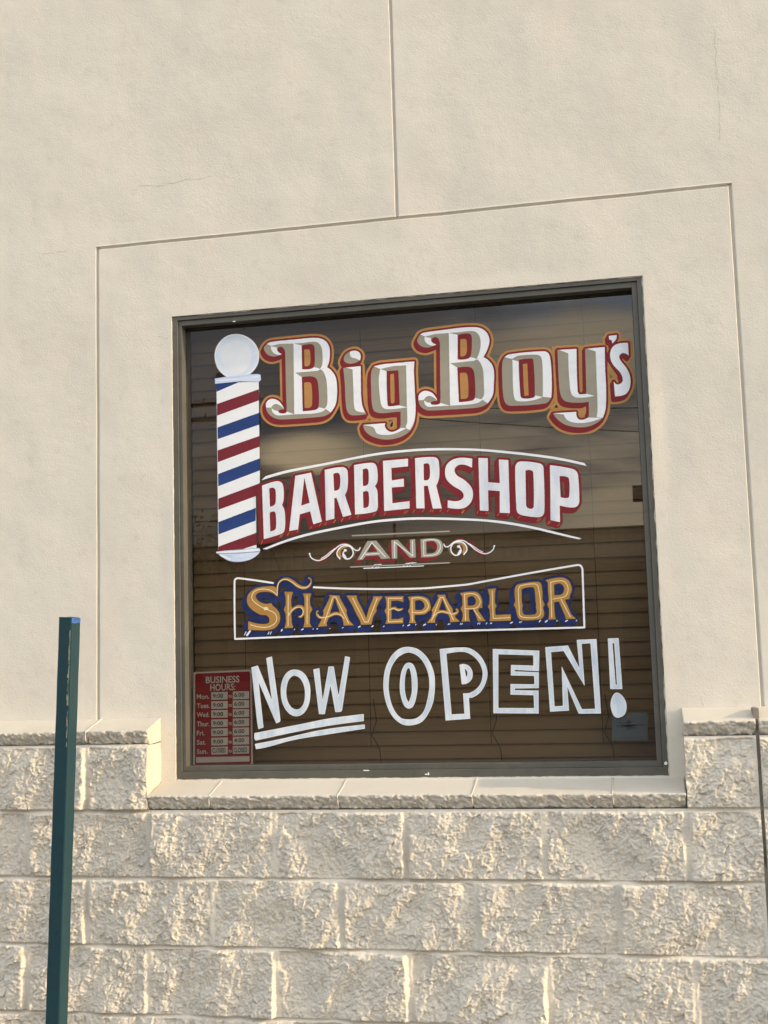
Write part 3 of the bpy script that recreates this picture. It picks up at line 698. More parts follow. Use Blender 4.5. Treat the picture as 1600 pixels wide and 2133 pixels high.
SIGN = {}
SIGN['shop_name'] = [
  ('letter', [('grey', 1, [('P', '~302.5,2610.0 312.1,2621.5 ~323.0,2626.7 354.1,2628.8 428.1,2629.8 ~486.2,2628.1 ~510.4,2617.7 ~523.6,2598.5 ~526.4,2575.7 ~523.3,2547.3 515.8,2527.5 ~529.2,2516.8 ~542.3,2496.4 ~547.1,2470.6 ~547.2,2437.7 ~541.4,2402.3 524.2,2376.7 ~505.8,2367.5 483.1,2364.6 ~361.1,2364.8 ~336.6,2370.0 ~316.8,2383.4 ~306.4,2402.1 ~306.1,2418.7 ~313.7,2431.8 ~331.7,2435.6 ~350.0,2426.2 ~362.0,2410.3 367.3,2398.0 ~355.6,2397.9 ~346.3,2392.8 ~352.3,2387.0 ~367.6,2384.7 375.4,2389.9 375.7,2407.9 374.8,2468.1 375.1,2583.0 ~372.0,2598.4 ~362.9,2608.3 ~352.7,2607.6 ~347.9,2599.4 ~353.3,2590.8 364.0,2583.6 ~353.1,2580.2 ~334.5,2577.7 ~316.0,2584.6 ~305.4,2597.0')]),
    ('white', 2, [('P', '312.1,2621.5 ~323.0,2626.7 354.1,2628.8 428.1,2629.8 ~486.2,2628.1 ~510.4,2617.7 ~523.6,2598.5 ~526.4,2575.7 ~523.3,2547.3 515.8,2527.5 490.4,2522.2 ~499.3,2537.1 ~501.5,2567.1 ~497.7,2597.5 ~482.9,2614.4 443.1,2615.5 406.2,2615.8 356.9,2618.5 327.4,2614.2'), ('P', '326.5,2613.0 345.9,2607.8 ~348.7,2594.2 364.0,2583.3 ~350.0,2582.0 ~334.7,2590.1 ~326.3,2603.6'), ('P', '403.8,2615.9 431.3,2607.4 431.3,2527.3 ~471.7,2530.8 493.5,2522.9 483.6,2518.2 407.2,2517.6 429.8,2501.5 430.4,2387.6 ~473.0,2389.2 485.6,2396.7 508.5,2390.0 ~492.5,2380.4 453.0,2377.1 401.2,2379.1'), ('P', '493.5,2521.7 515.8,2527.5 ~529.2,2516.8 ~542.3,2496.4 ~547.1,2470.6 ~547.2,2437.7 ~541.4,2402.3 524.2,2376.7 504.9,2391.7 ~512.8,2404.3 ~514.6,2443.0 ~511.8,2488.2 ~502.4,2514.4'), ('P', '305.9,2408.2 ~306.8,2424.7 ~317.8,2434.5 ~331.7,2435.6 ~350.0,2426.2 ~362.0,2410.3 367.0,2398.9 ~355.8,2410.2 ~340.6,2417.8 ~328.8,2414.1 323.4,2406.7'), ('P', '324.3,2405.4 ~335.6,2396.8 346.3,2394.3 ~352.3,2386.4 ~370.7,2384.8 376.9,2389.8 401.2,2379.4 ~361.3,2378.5 ~340.5,2380.6 ~327.8,2391.6')]),
    ('red', 3, [('P', '431.3,2607.4 ~462.9,2609.4 ~473.4,2602.5 ~475.2,2575.2 ~473.5,2539.1 ~465.6,2527.7 431.3,2527.3'), ('P', '429.8,2501.5 ~464.9,2500.6 ~479.9,2490.5 ~485.3,2460.1 ~485.0,2406.3 ~479.1,2391.7 ~465.4,2388.2 430.4,2387.6')]),
    ('gold', 4, [('P', '439.5,2591.6 ~454.8,2591.9 ~459.3,2585.5 ~460.0,2549.2 ~453.6,2537.6 439.8,2537.2'), ('P', '437.0,2481.7 ~455.4,2481.8 ~461.9,2473.8 ~462.2,2406.4 ~455.0,2397.9 436.7,2397.7')])]),
  ('letter', [('grey', 1, [('P', '~572.3,2551.1 ~578.7,2565.6 ~594.7,2574.2 ~614.3,2575.1 ~628.1,2563.2 ~628.6,2547.6 ~616.3,2537.2 ~592.1,2533.6 ~576.3,2540.8'), ('P', '570.0,2521.2 628.5,2522.8 626.9,2432.0 ~630.3,2393.2 642.9,2363.3 ~593.6,2363.1 ~581.0,2374.3 ~575.6,2399.9 573.8,2468.6')]),
    ('white', 2, [('P', '594.4,2574.2 ~614.3,2575.1 ~628.1,2563.2 626.9,2541.7 ~613.6,2548.8 ~597.2,2556.0 ~593.3,2566.5'), ('P', '577.3,2521.9 628.5,2522.8 626.9,2432.0 ~630.3,2393.2 638.6,2368.9 ~610.4,2376.2 ~603.3,2389.1 ~601.9,2451.7 601.2,2514.4')])]),
  ('letter', [('grey', 1, [('P', '~661.4,2489.0 ~665.9,2509.5 ~678.7,2520.4 705.7,2523.7 805.9,2524.9 803.2,2496.1 804.5,2407.5 ~802.0,2340.1 ~793.8,2311.4 ~775.5,2292.1 ~745.7,2279.3 ~701.3,2276.3 ~657.3,2290.3 ~637.0,2309.3 630.9,2329.2 704.4,2329.6 ~703.1,2317.3 ~714.0,2303.4 ~728.6,2299.8 ~746.5,2305.7 754.3,2319.8 755.7,2363.8 730.6,2364.1 ~689.1,2363.7 ~668.5,2372.8 ~661.9,2399.9 ~660.8,2447.4')]),
    ('white', 2, [('P', '671.8,2518.9 705.7,2523.7 805.9,2524.9 803.2,2496.1 804.5,2407.5 ~802.0,2340.1 784.7,2302.3 ~771.7,2310.5 ~776.1,2327.2 776.8,2380.0 778.4,2514.3 735.2,2514.6 693.3,2508.6'), ('P', '693.3,2508.6 713.9,2499.3 ~714.2,2388.8 719.3,2383.1 751.3,2384.7 778.2,2376.7 748.6,2374.3 ~707.3,2376.0 ~694.8,2385.7 ~689.1,2415.7 ~687.3,2475.2'), ('P', '631.5,2328.6 704.4,2329.6 ~703.1,2317.3 ~714.0,2303.4 ~728.6,2299.8 755.5,2310.4 773.1,2308.9 ~734.3,2293.3 ~698.8,2291.2 ~675.3,2298.6 ~667.5,2315.3 658.1,2321.8')]),
    ('red', 3, [('P', '713.9,2499.9 752.5,2500.0 753.4,2386.1 ~719.3,2383.7 ~713.6,2389.4')]),
    ('gold', 4, [('P', '725.5,2488.6 737.4,2489.8 ~736.6,2396.1 ~730.6,2392.1 ~724.8,2396.0'), ('P', '737.3,2340.1 ~737.6,2323.9 ~730.4,2309.7 ~720.0,2307.4 ~711.4,2316.8 ~718.4,2331.0'), ('P', '636.4,2341.5 653.1,2354.9 675.0,2338.1')]),
    ('black', 5, [('P', '728.8,2334.8 ~729.4,2324.4 ~724.7,2315.9 ~719.8,2319.8'), ('P', '652.3,2347.3 657.3,2342.8 648.3,2342.8')])]),
  ('letter', [('grey', 1, [('P', '~817.7,2594.9 828.0,2612.2 ~839.4,2616.7 871.3,2619.1 946.6,2622.9 ~1007.6,2621.1 ~1033.0,2611.1 ~1047.0,2592.3 ~1050.5,2569.7 ~1041.0,2541.4 1029.3,2521.5 ~1043.6,2511.3 ~1057.5,2491.2 ~1061.4,2465.8 ~1059.0,2433.1 ~1054.7,2397.6 1037.6,2371.2 ~1018.3,2362.1 995.5,2359.3 ~861.0,2360.4 ~840.4,2363.0 ~824.0,2373.8 ~815.8,2390.5 ~816.0,2407.3 ~823.8,2420.9 ~842.2,2425.7 ~860.3,2417.4 ~871.8,2402.4 876.4,2390.7 ~863.5,2390.4 ~853.1,2385.3 ~857.9,2380.3 ~874.2,2378.5 884.8,2383.1 886.9,2400.5 887.8,2459.7 890.9,2574.5 ~888.2,2589.8 ~879.4,2599.1 ~869.1,2597.9 ~863.8,2589.4 ~869.1,2581.0 879.7,2574.5 ~868.4,2570.4 ~849.5,2566.9 ~830.6,2572.5 ~820.3,2583.4')]),
    ('white', 2, [('P', '828.0,2612.2 ~839.4,2616.7 871.3,2619.1 946.6,2622.9 ~1007.6,2621.1 ~1033.0,2611.1 ~1047.0,2592.3 ~1050.5,2569.7 ~1041.0,2541.4 1029.3,2521.5 1005.1,2515.7 ~1014.4,2530.9 ~1021.9,2560.5 ~1019.3,2591.0 ~1003.7,2607.6 961.9,2608.7 923.7,2609.4 873.6,2609.1 843.4,2603.6'), ('P', '842.5,2602.4 862.0,2597.6 ~864.5,2584.0 879.7,2574.2 ~865.6,2572.1 ~849.9,2579.3 ~841.8,2592.4'), ('P', '921.1,2609.7 949.3,2600.8 946.7,2520.0 ~987.2,2524.2 1008.0,2516.4 998.3,2511.9 921.9,2509.8 944.6,2494.0 945.8,2381.4 ~986.6,2383.5 999.0,2391.1 1021.8,2384.5 ~1005.6,2374.9 967.1,2371.5 916.7,2371.8'), ('P', '1007.7,2515.2 1029.3,2521.5 ~1043.6,2511.3 ~1057.5,2491.2 ~1061.4,2465.8 ~1059.0,2433.1 ~1054.7,2397.6 1037.6,2371.2 1018.1,2386.2 ~1026.1,2398.8 ~1027.8,2437.7 ~1026.1,2482.5 ~1016.4,2508.1'), ('P', '815.7,2396.4 ~816.8,2413.4 ~828.0,2424.1 ~842.2,2425.7 ~860.3,2417.4 ~871.8,2402.4 876.1,2391.6 ~865.1,2402.0 ~850.1,2408.7 ~838.5,2404.2 832.7,2396.4'), ('P', '833.5,2395.2 ~843.5,2388.0 853.4,2386.7 ~857.9,2379.7 ~878.0,2378.6 886.9,2382.9 916.7,2372.1 ~865.3,2373.0 ~845.4,2373.5 ~835.5,2382.4')]),
    ('red', 3, [('P', '949.3,2600.8 ~982.6,2602.5 ~993.4,2595.8 ~994.1,2568.3 ~989.6,2532.5 ~981.0,2520.8 946.7,2520.0'), ('P', '944.6,2494.0 ~979.7,2493.9 ~994.4,2484.3 ~999.4,2454.1 ~998.5,2400.4 ~992.8,2386.0 ~979.4,2382.6 945.8,2381.4')]),
    ('gold', 4, [('P', '957.5,2584.8 ~973.2,2585.0 ~977.6,2578.5 ~976.6,2542.3 ~969.5,2530.5 955.5,2529.9'), ('P', '951.5,2474.7 ~969.8,2475.0 ~976.1,2467.2 ~976.6,2400.6 ~969.6,2392.0 951.9,2391.5')])]),
  ('letter', [('grey', 1, [('P', '~1087.0,2474.7 ~1090.1,2503.6 ~1097.8,2516.7 ~1112.4,2524.1 ~1220.6,2525.7 ~1234.9,2517.9 ~1241.0,2494.9 ~1241.6,2419.7 ~1239.4,2388.2 ~1233.4,2368.4 ~1216.1,2358.2 ~1111.4,2358.2 ~1094.6,2366.6 ~1087.7,2393.2')]),
    ('white', 2, [('P', '1096.3,2516.0 ~1112.4,2524.1 ~1220.6,2525.7 ~1234.9,2517.9 ~1241.0,2494.9 ~1241.6,2419.7 1237.9,2375.3 1211.4,2380.1 ~1213.4,2407.3 ~1214.7,2488.2 ~1210.0,2510.3 ~1194.7,2516.4 ~1140.7,2517.2 1120.4,2508.6'), ('P', '1120.8,2506.5 1140.5,2498.3 ~1141.9,2395.1 ~1147.8,2380.3 ~1183.2,2379.8 1189.1,2386.0 1211.4,2379.5 ~1180.0,2370.8 ~1134.7,2371.1 ~1123.6,2379.1 ~1119.9,2414.1 1120.9,2472.1')]),
    ('red', 3, [('P', '1141.6,2504.0 ~1182.8,2505.2 ~1187.4,2498.4 ~1187.0,2389.0 ~1180.3,2379.4 ~1149.2,2379.3 ~1141.9,2387.9')]),
    ('gold', 4, [('P', '1153.2,2489.4 1168.0,2490.3 1167.9,2387.5 1153.7,2386.8')])]),
  ('letter', [('grey', 1, [('P', '1263.9,2526.4 1323.3,2525.4 ~1320.7,2390.9 1325.8,2379.1 1345.2,2378.9 1347.5,2386.1 1350.1,2523.3 1410.5,2524.3 1408.3,2450.4 ~1408.3,2393.2 ~1404.1,2330.8 ~1395.7,2305.8 ~1381.2,2289.7 ~1352.9,2277.4 ~1319.6,2275.3 ~1281.0,2285.0 ~1255.3,2303.8 1240.9,2325.4 1313.5,2325.0 ~1313.5,2312.8 ~1319.4,2301.5 ~1331.7,2298.4 ~1345.8,2302.0 1351.8,2311.6 1353.2,2354.3 ~1328.7,2353.1 ~1295.5,2356.6 ~1275.5,2365.5 ~1266.2,2389.1 ~1263.9,2432.5')]),
    ('white', 2, [('P', '1268.1,2526.3 1323.3,2525.4 ~1320.7,2390.9 1325.8,2379.1 1349.4,2379.4 1372.6,2371.5 ~1340.6,2368.6 ~1312.9,2371.4 ~1300.9,2383.8 ~1296.6,2430.0 1297.0,2513.1'), ('P', '1356.2,2523.1 1410.5,2524.3 1408.3,2450.4 ~1408.3,2393.2 ~1404.1,2330.8 1394.1,2300.8 1375.0,2304.3 ~1378.7,2324.0 1380.7,2395.2 1382.1,2512.1'), ('P', '1242.3,2325.3 1313.5,2325.0 ~1313.5,2312.8 ~1319.4,2301.5 ~1331.7,2298.4 1348.7,2304.4 1392.7,2300.6 ~1353.5,2290.1 ~1320.2,2288.9 ~1292.7,2295.6 ~1281.1,2305.0 1274.2,2319.2')]),
    ('gold', 4, [('P', '1334.4,2535.2 1340.0,2534.8 1336.0,2389.8 1331.8,2388.4'), ('P', '1343.4,2339.3 ~1342.7,2317.9 ~1336.5,2311.2 ~1326.8,2311.0 ~1325.1,2322.0 ~1332.0,2334.3'), ('P', '1248.3,2537.8 1255.3,2537.2 1254.8,2462.0 1256.5,2361.1 1272.2,2336.5 1230.2,2338.2 1247.5,2361.7 1248.4,2462.5'), ('P', '1416.6,2478.4 ~1433.1,2448.5 ~1444.5,2429.1 ~1442.8,2422.6 1435.5,2429.7 1426.0,2444.8 1416.0,2439.2')]),
    ('black', 5, [('P', '1252.8,2352.7 1259.0,2342.2 1245.8,2342.0')])]),
  ('apostrophe', [('white', 2, [('P', '1424.6,2558.3 1448.8,2559.7 ~1447.1,2547.2 1434.5,2533.0 1432.8,2544.6 1425.7,2546.7')])]),
  ('letter', [('white', 2, [('P', '1482.7,2532.0 1482.6,2490.5 ~1474.1,2498.0 ~1462.4,2500.1 ~1453.7,2491.3 ~1456.6,2478.2 ~1474.5,2451.1 ~1482.9,2427.6 ~1483.7,2404.8 ~1477.9,2382.5 ~1464.9,2369.2 1434.5,2365.1 1432.8,2414.2 ~1437.8,2405.3 ~1447.3,2402.3 ~1458.7,2409.5 ~1460.6,2420.7 ~1454.6,2438.3 ~1433.9,2465.6 ~1426.1,2486.3 ~1427.8,2509.1 ~1438.2,2525.5 ~1456.5,2532.1')])])]
SIGN['barbershop'] = [
  ('letter', [('white', 2, [('P', '287.3,2149.4 ~336.6,2161.5 ~353.3,2156.1 ~359.9,2139.4 ~359.8,2101.0 353.9,2082.1 ~361.5,2065.5 ~363.8,2030.0 ~360.1,1997.9 ~350.8,1988.9 290.2,1973.8')], [('P', '311.6,2138.6 ~325.4,2140.8 ~332.9,2132.0 ~332.1,2090.6 ~325.8,2082.1 312.9,2078.3'), ('P', '311.6,2059.2 ~325.5,2062.9 ~332.0,2055.2 ~332.0,2008.0 ~325.8,2001.0 312.6,1997.2')])]),
  ('letter', [('white', 2, [('P', '400.9,2175.6 454.1,2182.9 486.4,2021.0 457.7,2014.2 448.2,2056.6 413.3,2048.7 406.2,2000.0 376.4,1996.2')], [('P', '431.1,2168.0 447.3,2084.5 418.4,2076.6')])]),
  ('letter', [('white', 2, [('P', '499.9,2189.1 ~556.2,2195.2 ~572.5,2187.8 ~576.5,2168.4 ~573.8,2124.6 564.9,2103.1 584.9,2038.7 557.1,2032.6 537.2,2095.9 529.7,2094.8 528.1,2029.1 500.1,2023.8')], [('P', '528.1,2174.2 ~543.8,2176.8 ~550.1,2168.5 ~550.2,2137.6 ~545.4,2123.3 529.7,2118.8')])]),
  ('letter', [('white', 2, [('P', '597.6,2198.9 ~654.8,2203.4 ~669.4,2195.8 ~674.1,2174.5 ~673.2,2142.4 664.4,2126.0 ~671.4,2113.4 ~672.7,2084.2 ~671.9,2058.1 ~665.1,2045.4 596.8,2038.7')], [('P', '626.0,2183.1 ~639.4,2185.3 ~644.6,2177.7 ~644.1,2141.1 ~639.4,2132.1 625.4,2129.0'), ('P', '624.9,2110.1 ~638.9,2112.2 ~643.7,2103.2 ~643.0,2068.3 ~637.4,2059.9 624.6,2058.5')])]),
  ('letter', [('white', 2, [('P', '693.4,2207.0 775.3,2209.3 774.5,2184.6 719.8,2182.6 720.3,2142.1 759.2,2145.7 759.0,2120.1 719.6,2119.4 720.2,2068.6 775.9,2072.3 775.1,2049.2 692.4,2044.8')])]),
  ('letter', [('white', 2, [('P', '797.8,2209.4 ~857.6,2209.6 ~871.3,2202.1 ~875.0,2183.0 ~873.6,2142.6 863.7,2117.2 878.8,2043.8 849.9,2044.5 836.5,2118.7 824.0,2118.8 823.7,2046.7 797.0,2048.1')], [('P', '824.9,2188.9 ~839.5,2190.1 ~844.4,2181.9 ~843.8,2147.2 ~837.7,2137.4 824.6,2136.7')])]),
  ('letter', [('white', 2, [('P', '981.8,2196.8 979.8,2168.1 ~956.7,2178.7 ~936.5,2178.8 ~924.0,2165.7 ~929.7,2148.0 ~954.9,2129.3 ~975.5,2105.2 ~979.8,2082.0 ~972.9,2059.5 ~954.6,2043.3 ~931.5,2039.6 897.5,2044.8 898.9,2068.6 ~926.7,2064.3 ~944.1,2069.6 ~950.2,2080.8 ~943.6,2095.5 ~916.9,2114.2 ~897.5,2135.5 ~893.1,2158.8 ~899.1,2181.6 ~917.0,2196.4 ~943.2,2202.1')])]),
  ('letter', [('white', 2, [('P', '1001.3,2198.0 1030.9,2195.3 1028.8,2118.8 1065.6,2113.9 1065.7,2188.9 1095.4,2185.7 1093.4,2017.6 1061.9,2020.6 1064.6,2088.8 1027.9,2093.7 1026.7,2028.1 999.8,2030.9')])]),
  ('letter', [('white', 2, [('P', '~1116.2,2160.1 ~1123.3,2175.4 ~1139.0,2178.7 ~1186.5,2170.8 ~1201.5,2163.0 ~1204.3,2143.5 ~1200.9,2019.1 ~1193.8,2004.0 ~1179.2,2000.5 ~1131.9,2009.1 ~1118.2,2017.7 ~1114.6,2032.1')], [('P', '1147.5,2148.3 ~1154.7,2150.7 ~1167.2,2148.0 1172.0,2141.1 ~1168.9,2034.9 ~1163.5,2028.1 ~1151.0,2030.2 1144.9,2037.6')])]),
  ('letter', [('white', 2, [('P', '1224.7,2161.7 ~1291.4,2146.4 ~1306.2,2136.2 ~1310.0,2117.6 ~1309.7,2044.4 ~1304.1,2030.1 ~1288.6,2025.0 1248.8,2033.5 1247.9,1981.5 1219.1,1989.5')], [('P', '1252.4,2125.7 ~1272.3,2123.1 ~1281.2,2116.4 ~1280.2,2065.7 ~1276.2,2056.0 1252.8,2059.3')])])]
SIGN['barbershop_ticks'] = [(280.7, 1957.5, 287.0, 1970.5, 2.1), (343.5, 1976.6, 349.8, 1986.6, 2.1), (348.1, 1976.4, 354.4, 1987.0, 2.1), (369.4, 1981.3, 375.7, 1991.8, 2.1), (401.4, 1989.4, 407.6, 1998.5, 2.1), (445.4, 1999.6, 453.1, 2008.0, 2.1), (477.1, 2006.8, 483.3, 2015.8, 2.1), (496.0, 2008.8, 501.4, 2017.9, 2.1), (525.2, 2016.1, 532.4, 2026.0, 2.1), (550.7, 2017.7, 556.9, 2027.6, 2.1), (526.2, 2014.6, 533.9, 2024.4, 2.1), (550.2, 2019.2, 556.4, 2029.1, 2.1), (575.6, 2023.8, 581.8, 2033.7, 2.1), (602.4, 2026.8, 610.1, 2036.6, 2.1), (654.3, 2031.4, 663.4, 2039.7, 2.0), (691.2, 2032.4, 697.3, 2040.8, 2.0), (755.6, 2032.0, 763.3, 2043.2, 2.0), (762.1, 2032.3, 769.7, 2043.4, 2.0), (784.9, 2034.9, 792.5, 2044.6, 2.0), (815.4, 2034.7, 823.0, 2044.4, 2.0), (840.0, 2033.5, 846.1, 2043.2, 2.0), (847.2, 2033.1, 853.4, 2042.8, 2.0), (871.8, 2031.8, 877.9, 2041.6, 2.0), (894.8, 2032.1, 902.3, 2040.3, 2.0), (941.9, 2023.9, 949.5, 2033.6, 2.0), (941.0, 2025.4, 947.2, 2036.5, 2.0), (945.3, 2025.2, 951.5, 2036.3, 2.0), (989.4, 2020.1, 994.1, 2029.8, 2.0), (1017.9, 2018.6, 1023.9, 2026.9, 2.0), (1024.9, 2017.4, 1029.5, 2025.1, 2.0), (1054.4, 2011.1, 1060.4, 2019.3, 2.0), (1084.1, 2009.6, 1091.4, 2017.7, 2.0), (1117.4, 1999.4, 1126.2, 2007.4, 2.0), (1175.8, 1986.5, 1184.7, 1998.8, 2.0), (1181.3, 1986.3, 1190.2, 1997.1, 2.0), (1207.4, 1976.5, 1216.2, 1987.3, 2.0), (1211.6, 1976.3, 1220.4, 1987.1, 2.0), (1239.0, 1967.9, 1246.3, 1977.4, 2.0)]
SIGN['arcs'] = [
  ('scroll_line', [('white', 2, [('P', '286.4,2167.5 298.9,2179.5 ~367.8,2194.5 ~505.6,2212.4 ~665.5,2233.4 ~775.8,2239.0 ~875.4,2237.5 ~1001.2,2227.4 ~1087.4,2215.1 ~1171.2,2200.8 ~1254.2,2183.6 1330.2,2162.4 1337.8,2152.1 ~1253.8,2176.0 ~1170.9,2193.2 ~1087.1,2207.5 ~1000.9,2220.5 ~875.1,2229.8 ~775.6,2231.3 ~665.3,2225.6 ~505.4,2204.6 ~367.6,2185.8')])]),
  ('scroll_line', [('white', 2, [('P', '284.7,1942.0 ~369.6,1969.4 ~445.7,1986.9 ~532.3,2000.6 ~649.8,2015.7 ~737.7,2019.8 ~824.6,2018.4 ~992.8,2004.6 ~1078.5,1992.0 ~1161.6,1972.8 ~1243.7,1948.5 1311.2,1928.2 1303.0,1925.6 ~1243.4,1941.8 ~1161.3,1965.3 ~1078.2,1984.4 ~992.5,1997.8 ~824.4,2010.8 ~737.5,2012.1 ~649.6,2008.0 ~532.1,1992.8 ~445.5,1979.1 ~369.4,1961.6 299.3,1939.8')])])]
SIGN['and'] = [
  ('letter', [('tan', 2, [('P', '634.4,1951.3 663.8,1951.4 708.1,1892.9 678.2,1892.2 669.8,1904.4 627.7,1903.4 618.0,1892.9 599.4,1891.9')], [('P', '648.8,1942.0 667.2,1916.0 631.3,1914.8')]),
    ('white', 3, [('S', '610.0,1893.8 649.0,1946.3 693.0,1896.8', 2.63, False), ('S', '626.4,1909.2 672.9,1910.0', 2.62, False)])]),
  ('letter', [('tan', 2, [('P', '712.8,1950.5 733.3,1951.0 772.1,1907.6 772.9,1949.7 790.0,1950.3 789.9,1892.2 771.6,1891.9 730.8,1938.2 730.3,1891.4 712.7,1891.3')]),
    ('white', 3, [('S', '721.6,1894.1 722.3,1945.2 780.5,1896.6 780.9,1946.5', 2.6, False)])]),
  ('letter', [('tan', 2, [('P', '806.8,1949.0 ~851.6,1949.7 ~871.5,1941.7 ~878.4,1924.2 ~873.1,1903.9 ~854.1,1893.4 807.8,1891.4')], [('P', '824.8,1940.4 ~848.5,1941.0 ~858.5,1931.4 ~859.2,1917.1 ~850.1,1905.0 824.7,1902.7')]),
    ('white', 3, [('S', '816.8,1944.8 ~850.1,1945.5 ~865.6,1937.7 ~870.3,1923.2 ~864.6,1907.7 ~851.3,1898.4 815.8,1897.1', 2.3, True)])])]
SIGN['rules'] = [
  ('rule_line', [('tan', 2, [('S', '585.5,1971.0 899.9,1970.3', 4.1, False)])]),
  ('rule_line', [('tan', 2, [('S', '577.5,1870.7 896.4,1870.8', 3.8, False)])]),
  ('rule_line', [('white', 2, [('S', '618.7,1864.6 815.6,1864.3', 2.91, False), ('S', '645.2,1864.3 654.2,1873.4 663.1,1875.9', 2.32, False), ('S', '656.9,1863.0 667.5,1874.9 679.2,1875.2', 2.32, False), ('S', '662.7,1862.2 674.8,1873.7', 2.32, False), ('S', '747.5,1864.3 758.0,1873.9 768.2,1874.9', 2.31, False), ('S', '759.1,1865.2 769.6,1875.4 779.8,1875.8', 2.3, False), ('S', '767.8,1864.9 781.2,1875.7 791.4,1875.3', 2.3, False)])])]
SIGN['scrolls'] = [
  ('scroll_ornament', [('white', 3, [('S', '~443.0,1919.4 ~446.7,1908.2 ~459.1,1898.9 ~477.0,1896.7 ~501.2,1908.1 ~525.5,1928.8 ~543.7,1941.9 ~563.1,1944.5 ~579.3,1937.9 ~593.7,1924.8 ~605.0,1923.5 ~610.5,1931.3', 3.55, False), ('S', '~561.7,1924.8 ~555.7,1920.2 ~553.3,1908.7 ~560.5,1898.8 ~573.8,1897.7 ~584.4,1907.3 ~586.6,1921.7 ~579.2,1934.5 ~564.5,1940.1 ~549.6,1937.8 ~537.4,1926.8 ~533.8,1912.5 ~543.2,1898.4', 4.1, False), ('S', '~480.1,1901.8 ~495.2,1909.8 ~513.5,1923.5 ~528.6,1933.0', 2.65, False), ('S', '~560.0,1925.8 ~562.6,1924.8', 7.62, False), ('S', '~556.3,1911.5 ~562.0,1901.1', 5.86, False), ('S', '~443.0,1919.4 ~443.3,1918.8', 5.91, False)]),
    ('gold', 2, [('P', '~549.6,1936.4 ~540.4,1926.7 ~537.1,1913.8 544.1,1899.6 550.2,1904.5 ~546.1,1916.3 ~549.9,1927.7 ~567.3,1935.0 ~576.3,1935.8 ~563.0,1940.1')]),
    ('red', 1, [('P', '~470.8,1889.1 ~497.9,1898.1 ~519.4,1921.8 ~537.6,1934.0 540.7,1939.7 ~522.8,1939.1 ~504.5,1922.5 480.2,1904.7 465.0,1897.2'), ('P', '~543.8,1945.4 ~558.9,1951.9 ~573.6,1945.4 579.4,1940.8 563.1,1944.5')]),
    ('gold', 2, [('S', '589.2,1921.6 587.5,1911.5 581.3,1901.7', 1.75, False), ('S', '593.6,1919.9 591.9,1909.9 585.7,1900.0', 1.75, False)])]),
  ('scroll_ornament', [('white', 3, [('S', '~1040.4,1917.1 ~1036.3,1906.2 ~1024.0,1896.9 ~1006.9,1894.6 ~984.6,1905.2 ~962.6,1924.9 ~945.9,1937.3 ~927.4,1939.6 ~911.5,1934.1 ~896.7,1922.5 ~885.8,1922.2 ~880.9,1930.4', 3.39, False), ('S', '~927.6,1920.5 ~933.2,1916.0 ~934.8,1904.6 ~927.3,1895.0 ~914.4,1894.1 ~904.7,1904.5 ~903.5,1918.8 ~911.4,1930.7 ~925.9,1935.4 ~940.1,1933.3 ~951.1,1922.9 ~953.7,1908.8 ~943.8,1894.8', 3.99, False), ('S', '~1004.3,1899.2 ~990.4,1906.9 ~973.8,1919.8 ~959.9,1929.0', 2.55, False), ('S', '~929.4,1921.3 ~926.7,1920.3', 7.41, False), ('S', '~932.0,1907.3 ~925.9,1897.0', 5.69, False), ('S', '~1040.4,1917.1 ~1040.1,1916.5', 5.65, False)]),
    ('gold', 2, [('P', '~940.0,1931.9 ~948.3,1922.4 ~950.7,1910.1 943.0,1896.0 937.5,1900.8 ~942.2,1912.2 ~939.1,1923.4 ~922.8,1930.4 ~914.3,1931.7 ~927.3,1935.4')]),
    ('red', 1, [('P', '~1012.3,1887.2 ~987.1,1895.4 ~968.1,1918.1 ~951.4,1930.0 948.7,1935.2 ~965.8,1935.0 ~982.3,1919.2 1004.4,1902.0 1018.3,1895.2'), ('P', '~946.1,1940.7 ~932.0,1947.1 ~917.5,1940.9 911.6,1936.9 927.4,1939.6')]),
    ('gold', 2, [('S', '900.9,1918.9 902.0,1908.9 907.4,1898.7', 1.71, False), ('S', '896.6,1917.7 897.7,1907.7 903.0,1897.5', 1.71, False)])])]
